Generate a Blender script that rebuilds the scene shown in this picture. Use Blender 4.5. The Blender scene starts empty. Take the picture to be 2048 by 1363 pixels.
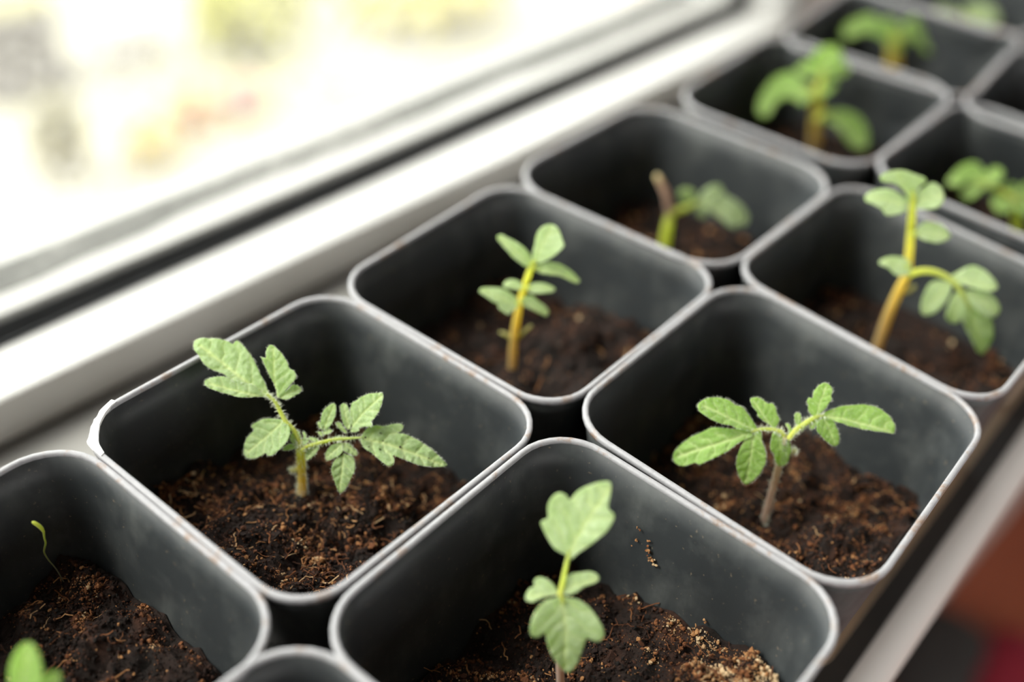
import bpy, bmesh, math, random
import numpy as np
from mathutils import Vector, Matrix, noise
from mathutils.geometry import delaunay_2d_cdt

random.seed(11)
RNG = np.random.default_rng(11)
CM = 0.01                      # everything below is laid out in centimetres
scene = bpy.context.scene
COL = scene.collection

# ---------------------------------------------------------------- camera
cam_data = bpy.data.cameras.new('camera')
cam = bpy.data.objects.new('camera', cam_data)
COL.objects.link(cam)
RT, UPV, FW = (Vector((0.68722563, -0.72414622, 0.05773377)), Vector((0.42946065, 0.46908956, 0.77169847)),
               Vector((0.58590484, 0.50553659, -0.63336268)))
m = Matrix((RT, UPV, -FW)).transposed().to_4x4()
m.translation = Vector((0, 0, 17.858586 * CM))
cam.matrix_world = m
cam_data.sensor_width = 36.0
cam_data.lens = 36.0 * 2159.41 / 2048.0
cam_data.clip_start = 0.005
cam_data.clip_end = 200
cam_data.dof.use_dof = True
cam_data.dof.focus_distance = 25.0 * CM
cam_data.dof.aperture_fstop = 3.7
scene.camera = cam

# ---------------------------------------------------------------- world, sun, exposure
world = bpy.data.worlds.new('bright_hazy_sky')
scene.world = world
world.use_nodes = True
bg = world.node_tree.nodes['Background']
bg.inputs['Color'].default_value = (1.0, 0.985, 0.95, 1)
bg.inputs['Strength'].default_value = 7.2
sun_d = bpy.data.lights.new('sun', 'SUN')
sun_d.energy = 5.2
sun_d.angle = math.radians(22)
sun_d.color = (1.0, 0.95, 0.86)
sun = bpy.data.objects.new('sun', sun_d)
COL.objects.link(sun)
SUN_FROM = Vector((-0.56, 0.44, 0.72)).normalized()
sun.rotation_euler = SUN_FROM.to_track_quat('Z', 'Y').to_euler()
sun.location = SUN_FROM * 8
scene.view_settings.view_transform = 'Standard'
scene.view_settings.look = 'None'
scene.view_settings.gamma = 1.0
scene.view_settings.use_curve_mapping = False
scene.view_settings.exposure = 0.0
scene.cycles.max_bounces = 10
scene.cycles.transparent_max_bounces = 12
scene.cycles.use_denoising = True
scene.cycles.caustics_reflective = False
scene.cycles.caustics_refractive = False

def portal(name, loc, rot, sx, sy):
    d = bpy.data.lights.new(name, 'AREA')
    d.shape = 'RECTANGLE'; d.size = sx * CM; d.size_y = sy * CM
    d.cycles.is_portal = True
    o = bpy.data.objects.new(name, d); COL.objects.link(o)
    o.location = Vector(loc) * CM; o.rotation_euler = rot
portal('window_portal', (-12, 36, 57), (math.radians(-90), 0, 0), 150, 132)
portal('added_fill_portal', (-10, -198, 20), (math.radians(90), 0, 0), 260, 88)  # portal of the added fill opening behind the camera

# ---------------------------------------------------------------- helpers
def tag(o, label=None, cat=None, group=None, kind=None):
    if label: o['label'] = label
    if cat: o['category'] = cat
    if group: o['group'] = group
    if kind: o['kind'] = kind
    return o

def empty(name, loc=(0, 0, 0)):
    o = bpy.data.objects.new(name, None)
    o.empty_display_size = 0.01
    o.location = Vector(loc) * CM
    COL.objects.link(o)
    return o

def mesh_obj(name, verts, faces, mat, parent=None, smooth=True, attrs=None, origin=None):
    """verts in world centimetres; origin = parent's base in cm (parents are unrotated)."""
    V = np.asarray(verts, dtype=float)
    if origin is None:
        origin = tuple(c / CM for c in parent.location) if parent is not None else (0, 0, 0)
        if parent is not None and parent.parent is not None:
            p = parent.parent
            while p is not None:
                origin = tuple(a + b / CM for a, b in zip(origin, p.location)); p = p.parent
    V = (V - np.array(origin)) * CM
    me = bpy.data.meshes.new(name)
    me.from_pydata(V.tolist(), [], faces if isinstance(faces, list) else faces.tolist())
    if smooth:
        me.polygons.foreach_set('use_smooth', [True] * len(me.polygons))
    for k, a in (attrs or {}).items():
        at = me.attributes.new(k, 'FLOAT', 'POINT')
        at.data.foreach_set('value', np.asarray(a, dtype=np.float32))
    me.materials.append(mat)
    me.update()
    o = bpy.data.objects.new(name, me)
    COL.objects.link(o)
    if parent is not None:
        o.parent = parent
    return o

class MB:
    """collects verts, faces and one float attribute"""
    def __init__(self): self.v = []; self.f = []; self.a = []
    def add(self, v, f, a=None):
        n = len(self.v)
        self.v.extend(v); self.f.extend([tuple(i + n for i in q) for q in f])
        self.a.extend(a if a is not None else [0.0] * len(v))
    def box(self, lo, hi, a=0.0):
        x0, y0, z0 = lo; x1, y1, z1 = hi
        self.add([(x0, y0, z0), (x1, y0, z0), (x1, y1, z0), (x0, y1, z0), (x0, y0, z1), (x1, y0, z1), (x1, y1, z1), (x0, y1, z1)],
                 [(0, 3, 2, 1), (4, 5, 6, 7), (0, 1, 5, 4), (1, 2, 6, 5), (2, 3, 7, 6), (3, 0, 4, 7)], [a] * 8)

def catmull(P, n, closed=False):
    P = [np.array(p, float) for p in P]
    out = []
    N = len(P)
    for i in range(N if closed else N - 1):
        if closed: a, b, c, d = P[i - 1], P[i], P[(i + 1) % N], P[(i + 2) % N]
        else: a, b, c, d = P[max(i - 1, 0)], P[i], P[i + 1], P[min(i + 2, N - 1)]
        for k in range(n):
            t = k / n
            out.append(0.5 * ((2 * b) + (c - a) * t + (2 * a - 5 * b + 4 * c - d) * t * t + (3 * b - a - 3 * c + d) * t ** 3))
    if not closed: out.append(P[-1])
    return np.array(out)

def tube(pts, radii, sides=8, cap=True):
    """rings swept along pts; returns verts, faces, t along"""
    pts = np.asarray(pts, float); n = len(pts)
    V = []; T = []
    tan = np.gradient(pts, axis=0)
    tan /= np.linalg.norm(tan, axis=1)[:, None] + 1e-12
    ref = np.array([1.0, 0, 0]) if abs(tan[0][0]) < .8 else np.array([0, 1.0, 0])
    for i in range(n):
        a = ref - tan[i] * (ref @ tan[i]); a /= np.linalg.norm(a) + 1e-12
        ref = a
        b = np.cross(tan[i], a)
        for k in range(sides):
            an = 2 * math.pi * k / sides
            V.append(pts[i] + radii[i] * (math.cos(an) * a + math.sin(an) * b)); T.append(i / (n - 1))
    F = []
    for i in range(n - 1):
        for k in range(sides):
            k2 = (k + 1) % sides
            F.append((i * sides + k, i * sides + k2, (i + 1) * sides + k2, (i + 1) * sides + k))
    if cap:
        F.append(tuple(range(sides - 1, -1, -1))); F.append(tuple((n - 1) * sides + k for k in range(sides)))
    return V, F, T

# ---------------------------------------------------------------- materials
def new_mat(name):
    mt = bpy.data.materials.new(name); mt.use_nodes = True
    nt = mt.node_tree
    return mt, nt, nt.nodes['Principled BSDF'], nt.nodes['Material Output']
def N(nt, kind, **kw):
    n = nt.nodes.new(kind)
    for k, v in kw.items():
        if k in n.inputs.keys() if hasattr(n.inputs, 'keys') else False: n.inputs[k].default_value = v
        else: setattr(n, k, v)
    return n
def ramp(nt, src, stops):
    r = nt.nodes.new('ShaderNodeValToRGB')
    el = r.color_ramp.elements
    while len(el) < len(stops): el.new(0.5)
    for e, (p, c) in zip(el, stops): e.position = p; e.color = (*c, 1)
    nt.links.new(src, r.inputs['Fac'])
    return r.outputs['Color']
def noise_tex(nt, scale, detail=4, rough=.55, stretch=None, dist=0.0):
    tc = nt.nodes.new('ShaderNodeTexCoord')
    src = tc.outputs['Object']
    if stretch:
        mp = nt.nodes.new('ShaderNodeMapping'); mp.inputs['Scale'].default_value = stretch
        nt.links.new(src, mp.inputs['Vector']); src = mp.outputs['Vector']
    n = nt.nodes.new('ShaderNodeTexNoise')
    n.inputs['Scale'].default_value = scale; n.inputs['Detail'].default_value = detail
    n.inputs['Roughness'].default_value = rough; n.inputs['Distortion'].default_value = dist
    nt.links.new(src, n.inputs['Vector'])
    return n.outputs['Fac']
def mix_rgb(nt, fac, a, b):
    mx = nt.nodes.new('ShaderNodeMix'); mx.data_type = 'RGBA'
    for sock, v in ((mx.inputs[0], fac), (mx.inputs[6], a), (mx.inputs[7], b)):
        if isinstance(v, (int, float)): sock.default_value = v
        elif isinstance(v, tuple): sock.default_value = (*v, 1)
        else: nt.links.new(v, sock)
    return mx.outputs[2]
def math_n(nt, op, a, b=0.0, c=None, clamp=False):
    n = nt.nodes.new('ShaderNodeMath'); n.operation = op; n.use_clamp = clamp
    for i, v in enumerate((a, b) if c is None else (a, b, c)):
        if isinstance(v, (int, float)): n.inputs[i].default_value = v
        else: nt.links.new(v, n.inputs[i])
    return n.outputs[0]
def bump(nt, bsdf, h, strength=.3, dist=.001):
    b = nt.nodes.new('ShaderNodeBump'); b.inputs['Strength'].default_value = strength; b.inputs['Distance'].default_value = dist
    nt.links.new(h, b.inputs['Height']); nt.links.new(b.outputs['Normal'], bsdf.inputs['Normal'])
def plain(name, col, rough=.5, var=.12, scale=40, spec=.5):
    mt, nt, b, out = new_mat(name)
    f = noise_tex(nt, scale)
    c2 = tuple(max(0, x * (1 - var * 2)) for x in col)
    nt.links.new(mix_rgb(nt, f, c2, tuple(min(1, x * (1 + var * .5)) for x in col)), b.inputs['Base Color'])
    b.inputs['Roughness'].default_value = rough
    b.inputs['Specular IOR Level'].default_value = spec
    return mt

def pot_material():
    mt, nt, b, out = new_mat('black_plastic')
    dust = noise_tex(nt, 55, 6, .62)
    streak = noise_tex(nt, 220, 3, .6, stretch=(1, 1, .12))
    fleck = noise_tex(nt, 900, 2, .5)
    d1 = math_n(nt, 'MULTIPLY_ADD', dust, 3.2, -1.45, clamp=True)
    d2 = math_n(nt, 'MULTIPLY', d1, math_n(nt, 'MULTIPLY_ADD', streak, 1.6, -.25, clamp=True), clamp=True)
    c = mix_rgb(nt, d2, (.027, .031, .034), (.105, .112, .110))
    fl = math_n(nt, 'MULTIPLY_ADD', fleck, 14, -9.6, clamp=True)
    c = mix_rgb(nt, math_n(nt, 'MULTIPLY', fl, .45), c, (.24, .19, .13))
    # dried tan water-mark round the foot of the pot
    tc = nt.nodes.new('ShaderNodeTexCoord'); sx = nt.nodes.new('ShaderNodeSeparateXYZ'); nt.links.new(tc.outputs['Object'], sx.inputs[0])
    band = math_n(nt, 'MULTIPLY_ADD', math_n(nt, 'ADD', sx.outputs['Z'], math_n(nt, 'MULTIPLY', dust, .004)), -900, 17, clamp=True)
    c = mix_rgb(nt, math_n(nt, 'MULTIPLY', band, .85), c, (.30, .23, .17))
    nt.links.new(c, b.inputs['Base Color'])
    nt.links.new(math_n(nt, 'MULTIPLY_ADD', dust, .25, .38), b.inputs['Roughness'])
    b.inputs['Specular IOR Level'].default_value = .36
    bump(nt, b, streak, .12, .0004)
    return mt
def rim_material():
    mt, nt, b, out = new_mat('pale_worn_rim')
    sc = noise_tex(nt, 420, 4, .7)
    dirt = noise_tex(nt, 130, 5, .7)
    c = mix_rgb(nt, sc, (.20, .20, .212), (.34, .34, .36))
    f = math_n(nt, 'MULTIPLY_ADD', dirt, 9, -4.75, clamp=True)
    c = mix_rgb(nt, math_n(nt, 'MULTIPLY', f, .8), c, (.20, .12, .07))
    nt.links.new(c, b.inputs['Base Color'])
    b.inputs['Roughness'].default_value = .6
    bump(nt, b, sc, .35, .0006)
    return mt
def soil_material():
    mt, nt, b, out = new_mat('potting_soil')
    at = N(nt, 'ShaderNodeAttribute'); at.attribute_name = 'tone'
    n = noise_tex(nt, 500, 4, .7)
    t = math_n(nt, 'ADD', at.outputs['Fac'], math_n(nt, 'MULTIPLY_ADD', n, .3, -.15), clamp=True)
    c = ramp(nt, t, [(0, (.008, .006, .005)), (.3, (.022, .011, .008)), (.52, (.075, .028, .014)), (.72, (.25, .092, .034)), (.9, (.50, .25, .10)), (1, (.68, .50, .30))])
    nt.links.new(c, b.inputs['Base Color'])
    b.inputs['Roughness'].default_value = .85
    b.inputs['Specular IOR Level'].default_value = .3
    bump(nt, b, noise_tex(nt, 1400, 5, .75), .8, .0012)
    return mt
def leaf_material(name, green, light, trans):
    mt, nt, b, out = new_mat(name)
    at = N(nt, 'ShaderNodeAttribute'); at.attribute_name = 'vein'
    n = noise_tex(nt, 900, 5, .75)
    big = noise_tex(nt, 230, 4, .6)
    c = mix_rgb(nt, math_n(nt, 'MULTIPLY_ADD', n, 2.2, -.6, clamp=True), green, light)
    c = mix_rgb(nt, math_n(nt, 'MULTIPLY_ADD', big, 1.6, -.5, clamp=True), c, tuple(x * .80 for x in green))
    c = mix_rgb(nt, math_n(nt, 'MULTIPLY', at.outputs['Fac'], .9), c, (.66, .74, .36))
    nt.links.new(c, b.inputs['Base Color'])
    b.inputs['Roughness'].default_value = .55
    b.inputs['Sheen Weight'].default_value = .55
    b.inputs['Sheen Roughness'].default_value = .45
    b.inputs['Sheen Tint'].default_value = (.92, 1.0, .86, 1)
    bump(nt, b, n, .6, .0006)
    tr = N(nt, 'ShaderNodeBsdfTranslucent')
    tr.inputs['Color'].default_value = (*trans, 1)
    mx = N(nt, 'ShaderNodeMixShader'); mx.inputs[0].default_value = .42
    nt.links.new(b.outputs[0], mx.inputs[1]); nt.links.new(tr.outputs[0], mx.inputs[2]); nt.links.new(mx.outputs[0], out.inputs['Surface'])
    return mt
def stem_material(name, stops, trans=(.75, .75, .05)):
    mt, nt, b, out = new_mat(name)
    at = N(nt, 'ShaderNodeAttribute'); at.attribute_name = 'along'
    c = ramp(nt, at.outputs['Fac'], stops)
    n = noise_tex(nt, 500, 3, .6, stretch=(1, 1, .3))
    c = mix_rgb(nt, math_n(nt, 'MULTIPLY', n, .25), c, (.8, .75, .55))
    nt.links.new(c, b.inputs['Base Color'])
    b.inputs['Roughness'].default_value = .5
    b.inputs['Sheen Weight'].default_value = .6
    tr = N(nt, 'ShaderNodeBsdfTranslucent'); nt.links.new(c, tr.inputs['Color'])
    mx = N(nt, 'ShaderNodeMixShader'); mx.inputs[0].default_value = .55
    nt.links.new(b.outputs[0], mx.inputs[1]); nt.links.new(tr.outputs[0], mx.inputs[2]); nt.links.new(mx.outputs[0], out.inputs['Surface'])
    return mt
def hair_material():
    mt, nt, b, out = new_mat('plant_hair')
    b.inputs['Base Color'].default_value = (.85, .88, .78, 1); b.inputs['Roughness'].default_value = .35
    tr = N(nt, 'ShaderNodeBsdfTranslucent'); tr.inputs['Color'].default_value = (.9, .92, .8, 1)
    mx = N(nt, 'ShaderNodeMixShader'); mx.inputs[0].default_value = .5
    nt.links.new(b.outputs[0], mx.inputs[1]); nt.links.new(tr.outputs[0], mx.inputs[2]); nt.links.new(mx.outputs[0], out.inputs['Surface'])
    return mt
def glass_material():
    mt, nt, b, out = new_mat('dusty_window_glass')
    tp = N(nt, 'ShaderNodeBsdfTransparent'); tp.inputs['Color'].default_value = (.95, .965, .955, 1)
    gl = N(nt, 'ShaderNodeBsdfGlossy'); gl.inputs['Roughness'].default_value = .02
    lw = N(nt, 'ShaderNodeLayerWeight'); lw.inputs['Blend'].default_value = .5
    fres = math_n(nt, 'MULTIPLY_ADD', math_n(nt, 'POWER', lw.outputs['Facing'], 5.0), .9, .03)
    m1 = N(nt, 'ShaderNodeMixShader')
    nt.links.new(fres, m1.inputs[0]); nt.links.new(tp.outputs[0], m1.inputs[1]); nt.links.new(gl.outputs[0], m1.inputs[2])
    cloud = noise_tex(nt, 7, 5, .6); grit = noise_tex(nt, 260, 4, .75); web = noise_tex(nt, 90, 5, .7, dist=1.5)
    d = math_n(nt, 'MULTIPLY', math_n(nt, 'MULTIPLY_ADD', cloud, 2.4, -1.0, clamp=True), math_n(nt, 'MULTIPLY_ADD', grit, 2.2, -.8, clamp=True))
    d = math_n(nt, 'ADD', math_n(nt, 'MULTIPLY', d, .34), math_n(nt, 'MULTIPLY', math_n(nt, 'MULTIPLY_ADD', web, 6, -3.6, clamp=True), .10), clamp=True)
    d = math_n(nt, 'ADD', d, .055)
    df = N(nt, 'ShaderNodeBsdfDiffuse'); df.inputs['Color'].default_value = (.88, .87, .83, 1)
    tl = N(nt, 'ShaderNodeBsdfTranslucent'); tl.inputs['Color'].default_value = (.88, .87, .83, 1)
    m2 = N(nt, 'ShaderNodeMixShader'); m2.inputs[0].default_value = .6
    nt.links.new(df.outputs[0], m2.inputs[1]); nt.links.new(tl.outputs[0], m2.inputs[2])
    m3 = N(nt, 'ShaderNodeMixShader')
    nt.links.new(d, m3.inputs[0]); nt.links.new(m1.outputs[0], m3.inputs[1]); nt.links.new(m2.outputs[0], m3.inputs[2])
    nt.links.new(m3.outputs[0], out.inputs['Surface'])
    nt.nodes.remove(b)
    return mt
def wood_floor_material():
    mt, nt, b, out = new_mat('red_brown_floor')
    g = noise_tex(nt, 14, 6, .6, stretch=(.25, 4, 1))
    c = ramp(nt, g, [(.2, (.20, .045, .02)), (.55, (.30, .075, .033)), (.8, (.40, .11, .05))])
    nt.links.new(c, b.inputs['Base Color']); b.inputs['Roughness'].default_value = .35
    return mt

M = dict(
    pot=pot_material(), rim=rim_material(), soil=soil_material(), hair=hair_material(), glass=glass_material(), floor=wood_floor_material(),
    leaf=leaf_material('tomato_leaf', (.20, .37, .055), (.45, .60, .22), (.62, .90, .05)),
    leaf2=leaf_material('tomato_leaf_pale', (.26, .40, .13), (.58, .67, .44), (.58, .82, .10)),
    leaf3=leaf_material('tomato_leaf_woolly', (.34, .47, .21), (.68, .76, .56), (.62, .84, .14)),
    stem=stem_material('stem_ochre', [(0, (.50, .38, .25)), (.25, (.68, .45, .12)), (.5, (.88, .68, .06)), (.75, (.82, .82, .06)), (1, (.72, .82, .07))]),
    stem_mauve=stem_material('stem_mauve', [(0, (.46, .31, .25)), (.5, (.66, .45, .34)), (1, (.75, .70, .36))]),
    stem_lime=stem_material('stem_lime', [(0, (.85, .95, .06)), (.6, (.85, .96, .07)), (1, (.80, .88, .2))]),
    petiole=stem_material('petiole', [(0, (.70, .76, .06)), (.6, (.60, .70, .08)), (1, (.48, .60, .12))]),
    cotyledon=stem_material('pale_cotyledon', [(0, (.55, .52, .10)), (1, (.62, .62, .28))]),
    thread=stem_material('sprout_thread', [(0, (.20, .18, .14)), (.4, (.36, .38, .16)), (.6, (.60, .72, .10)), (1, (.80, .92, .06))]),
    pvc=plain('white_window_plastic', (.62, .62, .61), .35, .03, 12),
    sill=plain('sill_shaded_grey', (.30, .292, .28), .4, .08, 9),  # pale sill darkened in colour, shade painted in
    nosing=plain('sill_edge_lit_tone', (.60, .58, .56), .32, .05, 9),  # same sill, painted paler to imitate light on its front edge
    board=plain('tan_board', (.36, .27, .19), .8, .12, 120),
    outer=plain('dimmed_outer_frame', (.24, .24, .23), .6, .1, 20),  # white frame, colour dimmed to hold back outdoor glare
    rubber=plain('black_rubber', (.030, .034, .038), .45, .25, 90),
    white_scrap=plain('pale_torn_plastic', (.78, .78, .79), .5, .1, 300),
    rubber_grey=plain('weathered_grey_rubber', (.022, .026, .024), .9, .35, 120, .1),
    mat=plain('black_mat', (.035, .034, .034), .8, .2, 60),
    wall=plain('warm_grey_plaster', (.50, .44, .41), .9, .06, 30),
    ceiling=plain('ceiling_grey', (.40, .39, .37), .9, .03, 10),
    sealant=plain('dark_sealant', (.05, .045, .04), .7, .3, 200),
)

# ---------------------------------------------------------------- measured shapes (centimetres)
POTS = {
    'A0': ([[-0.81,10.469],[7.17,11.043],[6.603,19.003],[-1.377,18.44]], 1.485),
    'A1': ([[7.143,11.089],[15.185,11.482],[14.585,19.396],[6.611,19.114]], 1.353),
    'A2': ([[15.251,11.558],[23.34,11.985],[22.404,20.057],[14.546,19.399]], 1.37),
    'A3': ([[23.094,12.218],[30.936,12.546],[30.178,20.555],[22.244,20.243]], 1.665),
    'A4': ([[31.662,12.415],[40.461,12.895],[39.307,20.786],[30.861,20.035]], 1.573),
    'B0': ([[-0.433,2.84],[7.56,3.192],[7.208,11.184],[-0.785,10.832]], 1.514),
    'B1': ([[7.577,2.946],[15.618,3.422],[15.189,11.485],[7.061,10.991]], 1.412),
    'B2': ([[15.549,3.406],[23.39,3.988],[23.552,12.039],[15.364,11.559]], 1.447),
    'B3': ([[23.356,4.163],[30.818,4.473],[31.047,12.601],[23.466,12.259]], 1.299),
    'B4': ([[32.111,4.584],[40.104,4.77],[39.919,12.769],[31.937,12.581]], 1.523),
    'A5': ([[39.753,12.365],[47.745,13.421],[46.592,21.371],[38.616,20.316]], 1.206),
    'B5': ([[39.671,4.604],[47.619,5.567],[46.666,13.512],[38.717,12.545]], 1.508),
}
POTS['A6'] = ([[47.0, 13.5], [54.98, 13.98], [54.5, 21.96], [46.52, 21.48]], 1.45)
WALL_SPOTS = [((14.97, 8.56, -1.36), 5, .03), ((14.93, 8.52, -1.66), 3, .04), ((14.97, 8.26, -1.50), 3, .03), ((14.93, 8.2, -1.80), 9, .05), ((14.92, 8.05, -1.96), 14, .06), ((14.91, 7.92, -2.08), 4, .03), ((14.89, 8.62, -1.96), 1, .01), ((14.91, 6.33, -2.66), 3, .04)]
SPECKS = [[12.196,14.527,-0.644],[12.211,14.497,-0.65],[11.87,14.688,-0.704],[11.95,14.252,-0.846],[11.949,14.273,-0.838],[12.679,13.307,-0.941],[12.13,14.342,-0.742],[12.884,13.06,-0.961],[12.342,13.96,-0.812],[11.797,14.477,-0.816]]
FLAP = [[7.871,19.163],[7.845,19.152],[7.628,19.076],[7.477,19.011],[7.315,18.856],[7.226,18.838],[7.163,18.745],[7.053,18.666],[7.012,18.538],[6.906,18.474],[6.831,18.381],[6.737,18.291],[6.724,18.063],[6.734,17.831],[6.745,17.695],[6.84,17.732],[6.889,18.004],[6.941,18.148],[7.064,18.358],[7.247,18.617],[7.372,18.735],[7.549,18.876],[7.771,18.995],[7.931,19.038]]
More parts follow.
